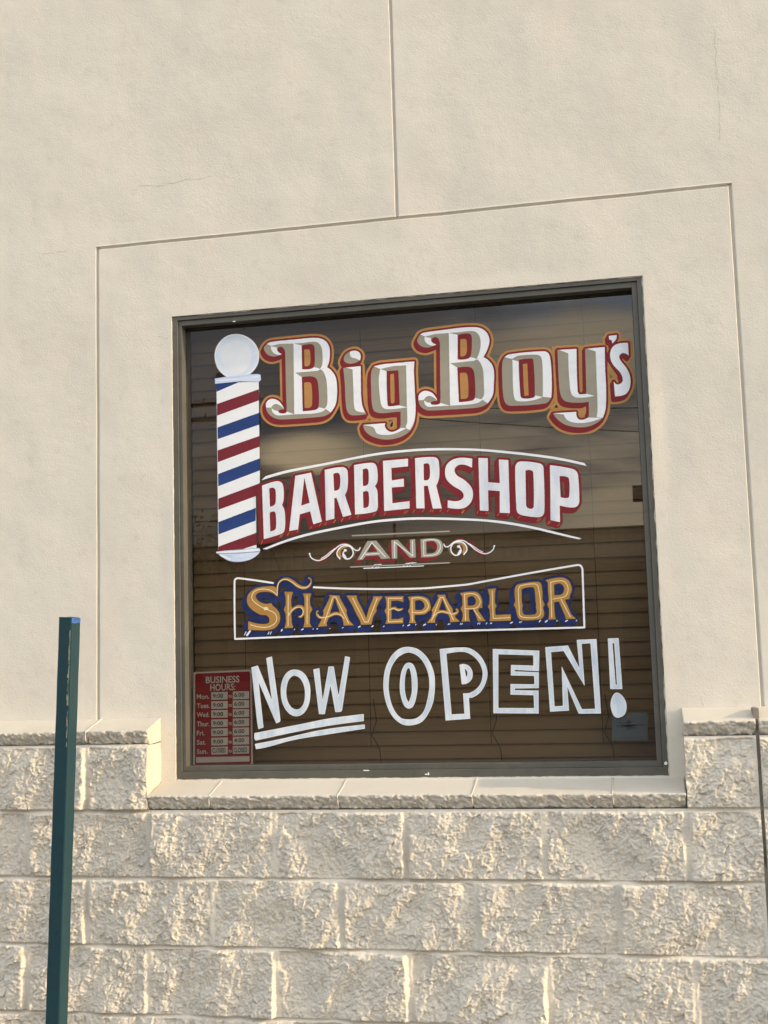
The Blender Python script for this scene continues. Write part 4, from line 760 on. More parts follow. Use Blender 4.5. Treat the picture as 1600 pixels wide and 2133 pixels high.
SIGN['shave'] = [
  ('letter', [('amber', 2, [('P', '~326.9,1815.0 ~295.4,1819.4 ~259.8,1814.7 ~237.9,1801.0 ~229.2,1781.8 ~232.7,1762.2 ~248.4,1744.2 ~268.4,1731.4 278.5,1727.9 ~296.1,1724.9 ~303.5,1713.7 ~300.8,1702.2 ~285.5,1698.6 ~257.8,1702.0 232.5,1709.3 231.6,1682.3 ~292.7,1678.4 ~320.6,1684.2 ~336.0,1700.6 ~340.1,1719.7 ~334.2,1739.2 316.9,1755.6 310.8,1765.5 ~289.3,1763.8 ~269.2,1773.1 ~259.3,1785.6 ~260.7,1795.2 ~274.8,1802.0 ~295.1,1802.4 ~315.2,1798.0 332.1,1785.3'), ('S', '~332.2,1786.5,2.0 ~331.1,1807.1,6.4 ~336.0,1827.6,4.9 ~348.9,1839.2,5.9 ~366.5,1840.9,8.4 ~383.9,1831.7,9.9 ~401.2,1817.7,10.8 ~418.6,1810.5,9.8 ~436.1,1813.9,7.4 ~445.4,1825.6,4.9 ~444.7,1837.0,3.9 438.0,1841.1,4.4', None, False)]),
    ('cream', 3, [('S', '~238.7,1697.8 ~267.7,1689.6 ~298.0,1688.6 ~320.9,1698.7 ~328.7,1715.3 ~321.5,1732.4 ~301.5,1742.8 ~284.0,1750.7 ~261.4,1764.8 ~247.7,1778.7 ~246.7,1793.3 ~257.1,1806.3 ~280.0,1811.5 ~305.3,1808.1 ~322.8,1797.7 ~330.7,1789.0', 2.73, False), ('S', '~331.5,1790.1 ~332.7,1811.9 ~338.1,1829.9 ~351.4,1839.1 ~366.5,1838.2 ~383.9,1828.1 ~401.2,1815.8 ~418.5,1809.8 ~434.9,1813.3 ~443.9,1824.5', 2.72, False), ('P', '281.5,1752.0 296.7,1753.9 302.1,1746.4 288.9,1742.0')])]),
  ('letter', [('amber', 2, [('P', '355.6,1800.1 384.5,1798.3 378.2,1776.3 377.8,1754.6 383.3,1742.3 377.4,1736.5 378.6,1699.2 383.3,1683.4 353.7,1682.7 359.1,1702.2 358.7,1728.7 352.4,1743.4 359.3,1757.7 359.8,1781.8'), ('P', '418.2,1792.4 445.6,1790.7 440.2,1774.0 440.3,1754.7 448.2,1740.0 439.6,1725.9 438.5,1697.2 444.4,1683.8 416.2,1683.5 421.1,1700.2 422.3,1774.7'), ('S', '~367.7,1718.8,5.9 ~380.7,1740.0,8.8 ~399.7,1750.9,9.3 ~414.7,1748.0,8.8 ~419.9,1737.4,7.3 ~417.1,1724.3,5.9 ~409.0,1716.9,4.9 402.8,1718.6,5.4', None, False)]),
    ('cream', 3, [('S', '368.5,1791.2 365.9,1688.8', 2.71, False), ('S', '431.3,1786.4 429.2,1692.7', 2.7, False), ('S', '~368.6,1723.6 ~379.5,1739.6 ~397.2,1748.6 ~412.1,1745.6 ~417.4,1733.9 ~411.6,1720.9 ~404.0,1718.0', 2.7, False)])]),
  ('letter', [('amber', 2, [('P', '503.1,1784.1 524.8,1782.4 503.4,1716.5 494.2,1695.3 495.7,1685.2 464.2,1683.9 478.4,1707.8 485.1,1727.9 482.8,1735.2 493.1,1750.4 507.4,1778.7'), ('P', '517.4,1782.6 538.4,1781.1 539.5,1773.9 552.4,1748.3 561.8,1733.2 559.2,1726.6 567.1,1702.4 582.6,1684.8 549.5,1685.2 548.6,1698.3 524.5,1768.5'), ('S', '465.4,1734.2,5.9 ~461.5,1727.6,4.9 ~466.3,1716.6,6.8 ~479.8,1712.1,8.8 ~500.9,1716.6,9.7 ~523.4,1724.2,10.2 ~543.0,1718.8,10.2 554.9,1702.9,8.7', None, False)]),
    ('cream', 3, [('S', '485.5,1693.2 517.3,1777.1 525.9,1776.8 566.8,1690.5', 2.68, False), ('S', '~465.2,1723.8 ~471.2,1714.8 ~486.0,1712.4 ~503.4,1716.5 ~523.3,1723.0 ~540.5,1718.9 ~552.5,1706.5', 2.68, False)])]),
  ('letter', [('amber', 2, [('P', '561.3,1780.3 595.2,1779.0 594.9,1768.3 611.2,1736.7 623.8,1705.3 633.2,1735.9 648.2,1766.3 648.9,1773.9 679.4,1772.7 668.0,1758.4 657.6,1737.4 658.6,1727.8 647.2,1711.6 640.3,1685.7 606.2,1685.7 604.1,1698.8 588.9,1727.9 584.3,1737.6 579.7,1749.7')]),
    ('cream', 3, [('S', '580.8,1772.4 618.6,1694.1 629.6,1693.7 662.2,1768.6', 2.67, False)])]),
  ('letter', [('amber', 2, [('P', '686.6,1772.0 746.0,1770.9 745.5,1753.2 728.7,1758.1 706.9,1758.2 705.1,1740.4 708.0,1730.8 706.4,1726.2 705.6,1700.1 726.9,1699.9 743.4,1704.1 742.9,1685.9 685.3,1686.2 690.6,1700.7 689.8,1714.9 684.1,1726.9 690.5,1738.6 691.1,1757.6'), ('S', '~703.6,1731.0,7.2 ~715.9,1735.3,8.1 ~727.8,1729.0,8.6 743.6,1732.0,3.3', None, False)]),
    ('cream', 3, [('S', '742.2,1764.7 697.4,1766.4 695.7,1691.5 740.0,1693.1', 2.63, False), ('S', '~698.8,1730.0 ~713.4,1733.5 ~727.7,1727.3 ~741.1,1729.7', 2.64, False)])]),
  ('letter', [('amber', 2, [('P', '761.1,1768.0 ~801.4,1768.9 ~823.9,1759.8 ~832.7,1738.2 830.6,1724.2 825.7,1721.5 ~813.9,1713.0 ~799.5,1711.1 780.3,1711.8 779.4,1697.7 784.2,1685.2 761.4,1685.3 765.5,1700.5 764.7,1712.3 759.5,1724.3 765.3,1733.5 766.7,1754.8')], [('P', '782.9,1755.4 ~801.0,1756.4 ~811.4,1746.1 ~812.2,1734.2 ~802.4,1725.6 782.7,1727.0')]),
    ('cream', 3, [('S', '~772.4,1690.8 773.5,1763.5 ~801.2,1763.4 ~817.7,1755.3 ~825.6,1738.5 ~819.1,1724.6 ~802.1,1717.6 774.5,1719.1', 2.62, False)])]),
  ('letter', [('amber', 2, [('P', '855.4,1770.4 879.2,1770.7 881.3,1761.2 893.6,1738.4 901.5,1726.3 902.3,1716.9 908.9,1700.3 923.7,1685.3 892.9,1684.5 892.1,1696.2 870.5,1758.0 852.0,1706.9 845.7,1697.8 845.2,1684.2 819.0,1684.6 833.9,1702.9 838.0,1718.0 834.6,1723.5 848.5,1744.7 858.7,1762.0'), ('S', '~834.9,1694.6,7.1 ~845.0,1711.9,8.5 ~864.3,1718.7,9.0 ~888.0,1713.9,9.4 ~906.8,1708.6,8.5 ~917.7,1716.4,6.1 914.4,1723.5,6.6', None, False)]),
    ('cream', 3, [('S', '833.5,1690.0 864.7,1763.0 873.0,1762.6 903.7,1689.9', 2.6, False), ('S', '~837.4,1699.2 ~847.3,1710.6 ~866.7,1718.2 ~885.6,1714.0 ~902.1,1709.4 ~915.3,1715.3', 2.61, False)])]),
  ('letter', [('amber', 2, [('P', '926.9,1773.5 ~968.5,1777.4 ~985.9,1770.1 ~996.2,1748.7 ~995.6,1734.7 996.0,1724.9 ~982.9,1722.3 988.3,1709.3 1004.5,1684.2 980.3,1684.3 976.1,1698.0 966.4,1721.7 953.4,1722.2 952.6,1698.8 955.6,1684.7 928.4,1685.1 933.0,1699.5 933.0,1713.5 926.8,1725.4 933.9,1736.9 934.3,1762.7')], [('P', '950.1,1758.6 ~965.6,1763.9 ~974.7,1754.2 ~975.4,1742.4 ~966.9,1734.6 949.9,1734.0')]),
    ('cream', 3, [('S', '941.5,1687.5 941.0,1769.5 ~965.9,1770.9 ~982.1,1763.3 ~989.7,1744.3 ~980.8,1728.2 ~964.1,1724.1 942.9,1724.9', 2.58, False), ('S', '967.6,1721.7 988.8,1691.0', 2.58, False)])]),
  ('letter', [('amber', 2, [('P', '1014.9,1782.6 1040.3,1784.9 1036.1,1765.9 1035.1,1740.3 1041.0,1729.5 1035.5,1721.6 1035.9,1701.8 1083.8,1702.5 1083.0,1683.2 1017.1,1683.1 1018.7,1698.9 1017.9,1719.9 1012.8,1728.2 1018.6,1738.5 1020.2,1761.8')]),
    ('cream', 3, [('S', '1028.3,1777.9 1028.5,1691.1 1081.1,1692.6', 2.58, False)])]),
  ('letter', [('amber', 2, [('P', '~1101.2,1786.7 ~1110.9,1794.5 ~1166.8,1800.0 ~1179.4,1795.3 ~1183.3,1778.9 1182.9,1744.1 1189.2,1729.5 1183.0,1718.7 ~1186.8,1700.0 ~1180.5,1687.6 ~1166.5,1683.4 ~1120.2,1682.7 ~1106.6,1690.1 ~1100.5,1712.3 1099.6,1719.3 1093.8,1731.1 1099.4,1742.6 ~1098.1,1768.2')], [('P', '1119.4,1776.7 ~1126.6,1781.5 ~1154.6,1783.5 ~1160.1,1777.4 1161.5,1740.3 1163.8,1728.6 1161.8,1724.1 ~1163.3,1705.5 ~1157.9,1699.9 ~1127.8,1699.3 ~1121.1,1704.6 1119.4,1720.9 1122.1,1729.0 1119.0,1737.2')]),
    ('cream', 3, [('S', '~1109.8,1779.4 ~1116.5,1788.9 ~1161.9,1793.6 ~1171.9,1784.0 ~1176.6,1705.0 ~1166.8,1691.5 ~1125.2,1691.1 ~1111.5,1698.0 ~1110.2,1721.3 1109.8,1779.4', 2.56, False)])]),
  ('letter', [('amber', 2, [('P', '1195.2,1803.5 ~1243.4,1810.1 ~1263.7,1801.2 ~1273.2,1782.3 ~1273.7,1768.4 1267.3,1754.8 1265.6,1743.4 1251.8,1741.6 1258.0,1725.2 1268.1,1697.2 1282.9,1681.6 1252.6,1682.6 1249.6,1693.3 1233.3,1736.5 1218.2,1734.7 1218.7,1694.3 1221.7,1682.3 1198.2,1682.1 1201.6,1697.2 1202.4,1715.7 1196.6,1729.7 1202.4,1739.9 1201.4,1796.7')], [('P', '1220.6,1789.0 ~1238.1,1792.5 ~1249.1,1783.3 ~1250.8,1769.3 ~1242.3,1758.1 1219.9,1756.2')]),
    ('cream', 3, [('S', '1209.2,1687.3 1210.6,1796.4 ~1243.0,1800.2 ~1257.6,1792.2 ~1263.0,1771.2 ~1254.6,1753.0 ~1238.4,1747.8 1214.1,1744.8', 2.53, False), ('S', '1239.3,1744.3 1266.5,1686.9', 2.53, False)])])]
SIGN['shave_frame'] = [
  ('frame_line', [('white', 2, [('S', '318.3,1829.8 ~203.1,1850.0 ~192.4,1848.1 ~188.2,1840.4 186.8,1653.5 555.1,1656.8 940.4,1656.6 1307.1,1654.5 1309.6,1832.5 ~1305.0,1843.1 ~1295.7,1846.7 960.9,1801.2 ~945.6,1799.6 ~869.4,1795.8 ~801.8,1793.4 ~681.1,1796.3 ~558.9,1802.5 454.4,1810.8', 5.87, False)])])]
SIGN['shave_ticks'] = [(217.8, 1664.5, 224.9, 1676.4, 2.5), (227.2, 1664.3, 237.6, 1677.2, 6.4), (297.5, 1664.5, 302.7, 1673.9, 2.2), (304.6, 1664.3, 309.8, 1673.7, 2.2), (343.0, 1674.4, 346.1, 1679.1, 3.9), (385.6, 1676.1, 388.2, 1679.2, 2.2), (410.6, 1676.0, 416.1, 1678.3, 3.4), (447.4, 1675.8, 450.0, 1678.8, 2.2), (460.4, 1676.8, 465.3, 1678.3, 2.9), (502.9, 1675.5, 505.5, 1678.7, 2.2), (543.9, 1677.0, 549.8, 1679.7, 1.9), (597.9, 1678.1, 603.6, 1681.0, 3.4), (641.3, 1678.6, 645.8, 1681.3, 3.4), (677.7, 1676.2, 682.7, 1680.1, 1.9), (741.1, 1676.5, 744.4, 1681.1, 2.1), (757.1, 1677.7, 763.7, 1680.5, 3.3), (781.6, 1678.3, 784.6, 1682.2, 2.1), (808.0, 1677.4, 814.1, 1680.5, 3.8), (847.4, 1676.1, 849.9, 1680.0, 1.9), (885.4, 1675.8, 888.7, 1681.1, 2.1), (890.2, 1676.3, 892.7, 1680.9, 1.9), (924.1, 1675.2, 927.1, 1681.0, 1.9), (928.8, 1675.1, 931.4, 1680.8, 1.9), (978.5, 1674.6, 981.8, 1680.3, 2.1), (983.9, 1674.4, 987.0, 1680.2, 2.1), (1005.1, 1674.2, 1008.6, 1679.4, 1.9), (1017.8, 1675.6, 1024.4, 1677.7, 2.8), (1081.5, 1674.7, 1087.5, 1678.0, 3.2), (1108.3, 1675.0, 1111.9, 1679.9, 2.1), (1112.4, 1674.8, 1116.6, 1679.8, 2.1), (1170.3, 1676.4, 1174.4, 1680.9, 3.2), (1189.2, 1675.1, 1195.1, 1679.5, 4.1), (1223.2, 1675.3, 1225.7, 1679.8, 2.1), (1250.6, 1674.8, 1257.0, 1678.1, 3.2), (1282.6, 1673.8, 1285.5, 1678.3, 2.1)]
SIGN['now'] = [
  ('letter', [('chalk', 2, [('P', '240.2,1560.5 261.8,1566.3 307.1,1454.8 290.7,1588.8 309.8,1593.8 ~334.3,1392.5 332.7,1386.0 320.0,1380.8 263.9,1512.5 277.5,1368.7 260.3,1363.9 256.2,1388.1')])]),
  ('letter', [('chalk', 2, [('P', '~383.9,1550.2 ~412.1,1540.3 ~430.8,1511.4 ~435.3,1474.3 ~427.5,1434.7 ~409.2,1409.6 ~385.2,1402.4 ~363.1,1411.9 ~344.2,1439.2 ~337.0,1479.3 ~342.8,1516.3 ~359.8,1541.7')], [('P', '~385.0,1531.0 ~402.7,1520.6 ~414.1,1497.5 ~417.1,1471.9 ~411.3,1440.7 ~397.6,1425.4 ~384.2,1424.2 ~369.5,1433.0 ~358.0,1456.0 ~355.6,1484.6 ~362.2,1513.0 ~373.0,1527.0')])]),
  ('letter', [('chalk', 2, [('P', '446.5,1548.9 466.4,1552.4 474.7,1450.8 497.0,1556.7 513.8,1556.3 527.1,1463.8 551.8,1587.9 567.8,1584.1 537.1,1417.1 533.2,1413.5 515.5,1412.7 501.5,1497.0 480.7,1407.4 461.8,1407.8')])]),
  ('underline', [('chalk', 2, [('P', '246.5,1351.3 ~408.5,1378.5 ~497.4,1393.9 607.4,1405.1 606.8,1383.5 ~496.9,1371.3 ~408.0,1357.3 250.6,1327.9 246.2,1334.2')])]),
  ('underline', [('chalk', 2, [('P', '247.4,1317.1 ~333.1,1331.5 ~467.1,1357.7 609.4,1372.8 609.9,1359.7 ~496.2,1344.6 ~377.7,1328.1 ~287.7,1306.6 251.0,1300.6')])])]
SIGN['open'] = [
  ('letter', [('chalk', 2, [('P', '~759.3,1611.3 ~792.0,1600.5 ~819.7,1570.2 ~835.5,1530.7 ~837.9,1491.6 ~831.1,1441.6 ~817.1,1408.6 ~793.3,1378.5 ~761.6,1367.9 ~730.2,1371.2 ~699.3,1396.8 ~680.4,1439.1 ~673.2,1489.7 ~680.6,1543.0 ~702.1,1584.7 ~728.8,1606.5')], [('P', '~758.7,1593.8 ~785.7,1582.4 ~806.4,1556.6 ~818.1,1522.7 ~819.7,1486.4 ~812.7,1447.6 ~798.6,1408.9 ~776.6,1389.9 ~753.6,1386.1 ~725.1,1392.2 ~703.0,1421.9 ~691.3,1466.9 ~691.1,1506.2 ~699.5,1545.3 ~719.2,1575.8 ~739.9,1589.3')]),
    ('chalk', 2, [('P', '~757.7,1562.1 ~770.5,1556.1 ~779.8,1532.1 ~782.8,1492.8 ~777.2,1453.9 ~766.3,1426.2 ~751.8,1419.5 ~737.7,1429.6 ~727.3,1463.3 ~725.9,1494.1 ~732.3,1533.3 ~744.6,1556.8')], [('P', '~755.2,1545.3 ~761.2,1535.3 ~764.3,1498.8 ~762.4,1465.3 752.4,1439.0 ~744.4,1457.4 ~741.5,1493.8 ~746.6,1530.1')])]),
  ('letter', [('chalk', 2, [('P', '856.5,1601.4 ~934.7,1604.7 ~962.6,1595.6 ~989.8,1568.4 ~1003.7,1529.2 ~998.2,1496.1 ~980.3,1466.2 ~955.8,1450.1 943.1,1449.0 944.9,1384.7 867.3,1380.5 866.6,1402.1')], [('P', '877.3,1586.8 ~930.0,1590.9 ~956.4,1580.4 ~978.1,1557.6 ~988.3,1529.6 ~984.3,1499.2 ~969.5,1477.5 ~946.5,1464.1 925.3,1463.2 927.2,1400.4 887.1,1399.0')]),
    ('chalk', 2, [('P', '917.2,1551.4 ~932.8,1553.2 ~949.4,1544.5 ~957.7,1524.8 ~953.6,1505.5 ~939.1,1493.4 922.1,1491.0')], [('P', '932.9,1539.3 ~939.9,1530.8 ~940.4,1519.7 937.0,1512.8')])]),
  ('letter', [('chalk', 2, [('P', '1023.2,1597.4 1166.9,1587.8 1162.8,1525.2 1088.9,1531.2 1088.7,1526.5 1162.4,1521.9 1160.3,1473.7 1086.6,1474.3 1086.4,1469.3 1158.9,1466.3 1156.5,1396.8 1017.4,1400.2')], [('P', '1039.9,1580.3 1147.0,1574.3 1146.7,1542.6 1077.8,1546.6 1075.7,1514.4 1147.6,1511.3 1147.1,1485.8 1073.8,1488.3 1072.5,1455.9 1143.2,1452.5 1143.4,1413.4 1033.4,1416.0')])]),
  ('letter', [('chalk', 2, [('P', '1185.3,1598.0 1254.6,1600.9 1286.8,1530.2 1282.1,1617.4 1341.8,1618.3 1344.5,1393.3 1277.8,1394.0 1246.8,1476.7 1248.9,1404.0 1191.5,1401.6')], [('P', '1202.2,1582.4 1240.7,1584.8 1299.6,1477.1 1296.3,1605.1 1323.0,1605.7 1327.9,1407.7 1287.9,1407.9 1232.6,1538.5 1231.3,1418.5 1205.9,1417.6')])]),
  ('exclamation_mark', [('chalk', 2, [('P', '1375.7,1619.2 1408.3,1619.0 1412.0,1465.3 1375.8,1466.1'), ('P', '~1395.3,1454.9 ~1412.2,1443.2 ~1421.7,1418.8 ~1416.3,1392.0 ~1398.3,1380.2 ~1383.8,1384.5 ~1375.5,1406.2 ~1375.1,1425.1 ~1382.9,1446.5')], [('P', '1389.2,1603.7 1394.6,1603.6 1396.6,1479.2 1392.5,1478.8')])])]
SIGN['pole'] = [
  ('shaft', [('pwhite', 1, [('P', '135.0,2501.4 281.7,2498.7 279.8,2163.9 265.0,2117.2 264.4,1946.9 133.7,1941.8')]),
    ('pred', 2, [('P', '136.1,2432.1 281.3,2471.3 281.3,2434.1 135.6,2392.7'), ('P', '136.2,2276.0 282.0,2315.3 281.4,2279.6 136.3,2236.5'), ('P', '136.1,2115.1 280.7,2158.7 281.9,2125.9 265.2,2116.5 135.6,2078.1'), ('P', '134.8,1956.8 266.1,1996.5 266.0,1957.0 219.2,1945.6 133.9,1941.8')]),
    ('pblue', 2, [('P', '134.3,2501.4 219.6,2502.5 135.5,2473.9'), ('P', '136.9,2353.1 281.5,2392.7 281.4,2353.3 137.0,2313.8'), ('P', '136.3,2196.9 282.2,2241.2 281.5,2201.0 136.4,2156.4'), ('P', '135.3,2037.6 264.5,2077.9 263.1,2035.9 135.3,1996.9')])]),
  ('globe', [('pwhite', 3, [('P', '~208.8,2664.4 ~237.8,2655.6 ~264.1,2636.0 ~280.7,2610.2 ~285.2,2582.5 ~278.8,2554.0 ~260.6,2531.1 ~233.9,2516.3 ~206.3,2512.9 ~177.6,2519.0 ~154.3,2534.5 ~137.3,2558.7 ~129.9,2591.5 ~135.0,2621.8 ~151.2,2645.1 ~176.6,2661.5')]),
    ('pglobe', 4, [('P', '~208.7,2659.8 ~236.2,2651.4 ~259.3,2631.8 ~275.1,2609.2 ~279.3,2582.9 ~273.6,2556.9 ~256.1,2536.0 ~230.9,2521.7 ~206.4,2518.4 ~180.8,2524.3 ~158.5,2540.3 ~142.1,2563.0 ~135.2,2591.1 ~140.7,2619.8 ~155.9,2641.7 ~179.7,2656.7')]),
    ('pcore', 5, [('P', '~210.9,2641.8 ~235.9,2633.7 ~252.7,2614.0 ~258.5,2589.1 ~253.4,2562.1 ~237.4,2538.9 ~215.4,2528.4 ~190.4,2534.8 ~168.7,2553.3 ~154.9,2575.8 ~153.7,2603.4 ~165.1,2627.1 ~185.7,2639.3')])]),
  ('collar', [('pcollar', 6, [('P', '129.8,2518.9 163.5,2521.3 252.7,2523.8 279.2,2523.0 288.4,2519.3 290.3,2503.6 284.9,2497.1 218.1,2502.6 130.2,2501.1')]),
    ('pglobe', 7, [('P', '133.5,2514.6 208.9,2513.6 271.3,2516.6 283.7,2514.8 283.6,2509.6 215.0,2507.7 135.0,2508.4')])]),
  ('cup', [('pcollar', 3, [('P', '125.8,1939.8 ~154.4,1942.0 ~216.1,1943.4 ~246.8,1947.3 274.4,1945.2 277.2,1935.6 ~264.8,1921.5 ~240.0,1908.8 ~203.1,1903.3 ~169.3,1908.9 ~144.8,1922.9 132.6,1933.3 127.0,1935.0')]),
    ('pwhite', 4, [('P', '~127.0,1938.5 ~185.2,1939.5 ~274.3,1943.1 ~275.7,1937.2 ~215.9,1934.5 ~132.6,1934.7'), ('P', '~138.7,1928.5 ~154.0,1919.0 ~175.5,1911.6 ~169.5,1918.3 ~151.0,1927.4')]),
    ('pgrey', 5, [('S', '~132.6,1934.7 ~200.5,1932.3 ~274.2,1934.3', 2.42, False)])])]
HOURS = {'card': [(237.1, 1553.7), (237.0, 1249.7), (33.8, 1248.0), (40.1, 1549.9)], 'panel': [(232.5, 1548.0), (231.6, 1253.0), (41.3, 1250.7), (45.7, 1545.4)], 'slots': [[(156.1, 1484.5), (155.8, 1460.0), (99.7, 1459.7), (100.0, 1484.2)], [(228.2, 1484.9), (227.8, 1460.0), (173.0, 1459.9), (173.4, 1485.1)], [(155.7, 1455.3), (155.3, 1430.8), (99.3, 1430.4), (99.6, 1454.9)], [(227.8, 1456.3), (227.3, 1431.4), (172.5, 1431.2), (172.9, 1456.4)], [(155.2, 1426.5), (154.9, 1402.1), (98.9, 1401.6), (99.2, 1426.1)], [(227.3, 1427.7), (226.8, 1402.8), (172.1, 1402.6), (172.5, 1427.7)], [(154.8, 1397.1), (154.4, 1372.7), (98.5, 1372.2), (98.8, 1396.6)], [(226.8, 1398.4), (226.3, 1373.6), (171.6, 1373.2), (172.0, 1398.3)], [(154.4, 1368.0), (154.0, 1343.7), (98.1, 1343.0), (98.4, 1367.4)], [(226.3, 1369.3), (225.8, 1344.6), (171.1, 1344.2), (171.5, 1369.2)], [(153.9, 1338.7), (153.5, 1314.4), (97.7, 1313.7), (98.0, 1338.0)], [(225.8, 1340.4), (225.3, 1315.7), (170.7, 1315.2), (171.1, 1340.2)], [(153.5, 1309.7), (153.1, 1285.4), (97.3, 1284.6), (97.6, 1308.9)], [(225.3, 1311.2), (224.8, 1286.5), (170.2, 1286.0), (170.6, 1311.0)]], 'strip': [(225.7, 1278.4), (226.0, 1261.4), (45.4, 1259.1), (45.6, 1277.0)], 'text': [('BUSINESS', (82.0, 1514.0), (114.3, 0.3), (0.3, 20.6), 'signwhite'), ('HOURS:', (96.9, 1488.6), (85.0, 1.1), (0.3, 21.1), 'signwhite'), ('Mon.', (50.3, 1463.2), (43.0, 0.4), (0.2, 15.1), 'signwhite'), ('to', (158.5, 1465.4), (11.4, 0.0), (0.2, 12.0), 'signwhite'), ('9:00', (105.4, 1465.6), (35.1, 0.0), (0.2, 12.5), 'ink'), ('6:00', (177.8, 1467.5), (34.3, 0.0), (0.2, 12.5), 'ink'), ('Tues.', (50.0, 1433.8), (44.3, 0.4), (0.2, 15.1), 'signwhite'), ('to', (158.0, 1436.2), (11.4, 0.0), (0.2, 12.0), 'signwhite'), ('9:00', (105.0, 1436.3), (35.1, 0.1), (0.2, 12.5), 'ink'), ('6:00', (177.4, 1438.8), (34.3, 0.1), (0.2, 12.5), 'ink'), ('Wed.', (49.6, 1405.0), (43.0, 0.5), (0.2, 15.0), 'signwhite'), ('to', (157.6, 1407.6), (11.4, 0.0), (0.2, 12.0), 'signwhite'), ('9:00', (104.6, 1407.5), (35.0, 0.1), (0.2, 12.5), 'ink'), ('6:00', (176.9, 1410.2), (34.3, 0.1), (0.2, 12.5), 'ink'), ('Thur.', (49.3, 1375.5), (43.4, 0.5), (0.2, 15.0), 'signwhite'), ('to', (157.2, 1378.2), (11.4, 0.1), (0.2, 11.9), 'signwhite'), ('9:00', (104.2, 1378.1), (35.0, 0.2), (0.2, 12.5), 'ink'), ('6:00', (176.5, 1380.8), (34.2, 0.2), (0.2, 12.4), 'ink'), ('Fri.', (48.9, 1346.2), (26.1, 0.9), (0.2, 15.0), 'signwhite'), ('to', (156.7, 1349.1), (11.3, 0.1), (0.2, 11.9), 'signwhite'), ('9:00', (103.8, 1348.9), (35.0, 0.2), (0.2, 12.5), 'ink'), ('6:00', (176.0, 1351.8), (34.2, 0.2), (0.2, 12.4), 'ink'), ('Sat.', (48.5, 1316.8), (31.4, 0.8), (0.2, 15.0), 'signwhite'), ('to', (156.3, 1319.8), (11.3, 0.1), (0.2, 11.9), 'signwhite'), ('9:00', (103.4, 1319.5), (35.0, 0.3), (0.2, 12.4), 'ink'), ('4:00', (175.5, 1322.8), (34.2, 0.3), (0.2, 12.4), 'ink'), ('Sun.', (48.2, 1287.7), (36.7, 0.8), (0.2, 14.9), 'signwhite'), ('to', (155.8, 1290.8), (11.3, 0.1), (0.2, 11.9), 'signwhite'), ('CLOSED', (100.0, 1291.0), (46.0, 0.2), (0.2, 13.7), 'ink'), ('CLOSED', (172.9, 1291.1), (45.7, 0.4), (0.2, 14.4), 'ink')]}
NOTICE = {'card': [(1482.6, 1393.8), (1479.9, 1309.6), (1373.3, 1311.5), (1376.6, 1392.2)], 'marks': [[(1394.6, 1365.7), (1437.5, 1367.1), (1437.3, 1364.2), (1394.4, 1362.4)], [(1388.1, 1357.1), (1475.4, 1357.8), (1475.2, 1354.3), (1387.9, 1353.2)], [(1392.3, 1319.8), (1464.6, 1320.5), (1464.5, 1318.7), (1392.2, 1318.0)], [(1421.0, 1371.7), (1429.9, 1372.2), (1431.3, 1342.8), (1417.0, 1342.3)], [(1401.1, 1352.3), (1447.1, 1359.8), (1447.6, 1355.4), (1401.6, 1347.6)], [(1403.7, 1361.2), (1446.5, 1349.0), (1444.9, 1344.8), (1402.0, 1356.9)]]}

# shop name: grey and white bevelled letters, red shade, gold edge
root = thing('shop_name_sign', 'biggest painted lettering, grey and white letters with red and gold outlines', 'painted sign')
fd = union(SIGN['shop_name'], ('grey', 'white'))
red = dilate(sweep(fd.a, -6.5, -11.0), 6.4); fd.a[:] = red
gold = dilate(red, 7.4)
p = Paint(); p.add(fd, gold, 'gold', 1); p.build('gold_outline', root)
p = Paint(); p.add(fd, red, 'red', 2); p.build('red_outline', root)
painted(SIGN['shop_name'], root, base=2)

root = thing('barbershop_sign', 'arched block capitals painted white with a red drop shade, the word BARBERSHOP', 'painted sign')
fd = union(SIGN['barbershop'])
red = dilate(sweep(fd.a, -8.5, -10.5), 7.6)
p = Paint(); p.add(fd, red, 'red', 8); ticks(p, fd, SIGN['barbershop_ticks'], 'tick', 9); p.build('red_shade', root)
painted(SIGN['barbershop'], root, base=8, inner=('white', 'fillwhite', 1.3))
root = thing('arched_lines', 'pair of thin white curved lines painted above and below the arched red and white word', 'painted line')
painted(SIGN['arcs'], root, base=8)

root = thing('small_word_sign', 'small tan painted word AND with a red shade between two thin rules', 'painted sign')
fd = union(SIGN['and'], ('tan',))
red = sweep(fd.a, -10, -11.5) & ~dilate(fd.a, 1.4)
p = Paint(); p.add(fd, red, 'red', 1); p.build('red_shade', root)
painted(SIGN['and'], root, base=0)
painted(SIGN['rules'], root, base=1)
root = thing('scroll_flourish', 'white and gold scroll flourish with red shade painted left of the small word AND', 'painted ornament', 'painted scrolls')
painted(SIGN['scrolls'][:1], root, base=0)
root = thing('scroll_flourish', 'white and gold scroll flourish with red shade painted right of the small word AND', 'painted ornament', 'painted scrolls')
painted(SIGN['scrolls'][1:], root, base=0)

root = thing('shave_parlor_sign', 'ornate amber capitals on dark blue shade reading SHAVE PARLOR', 'painted sign')
fd = union(SIGN['shave'], ('amber',))
blue = dilate(sweep(fd.a, -9.0, -13.0), 9.0) & ~(dilate(fd.a, 2.2) & ~fd.a)
p = Paint(); p.add(fd, blue, 'navy', 1); ticks(p, fd, SIGN['shave_ticks'], 'tickw', 3); p.build('blue_shade', root)
painted(SIGN['shave'], root, base=1)
root = thing('sign_border', 'thin white line border with dipped top painted round the amber SHAVE PARLOR lettering', 'painted line')
painted(SIGN['shave_frame'], root, base=6)

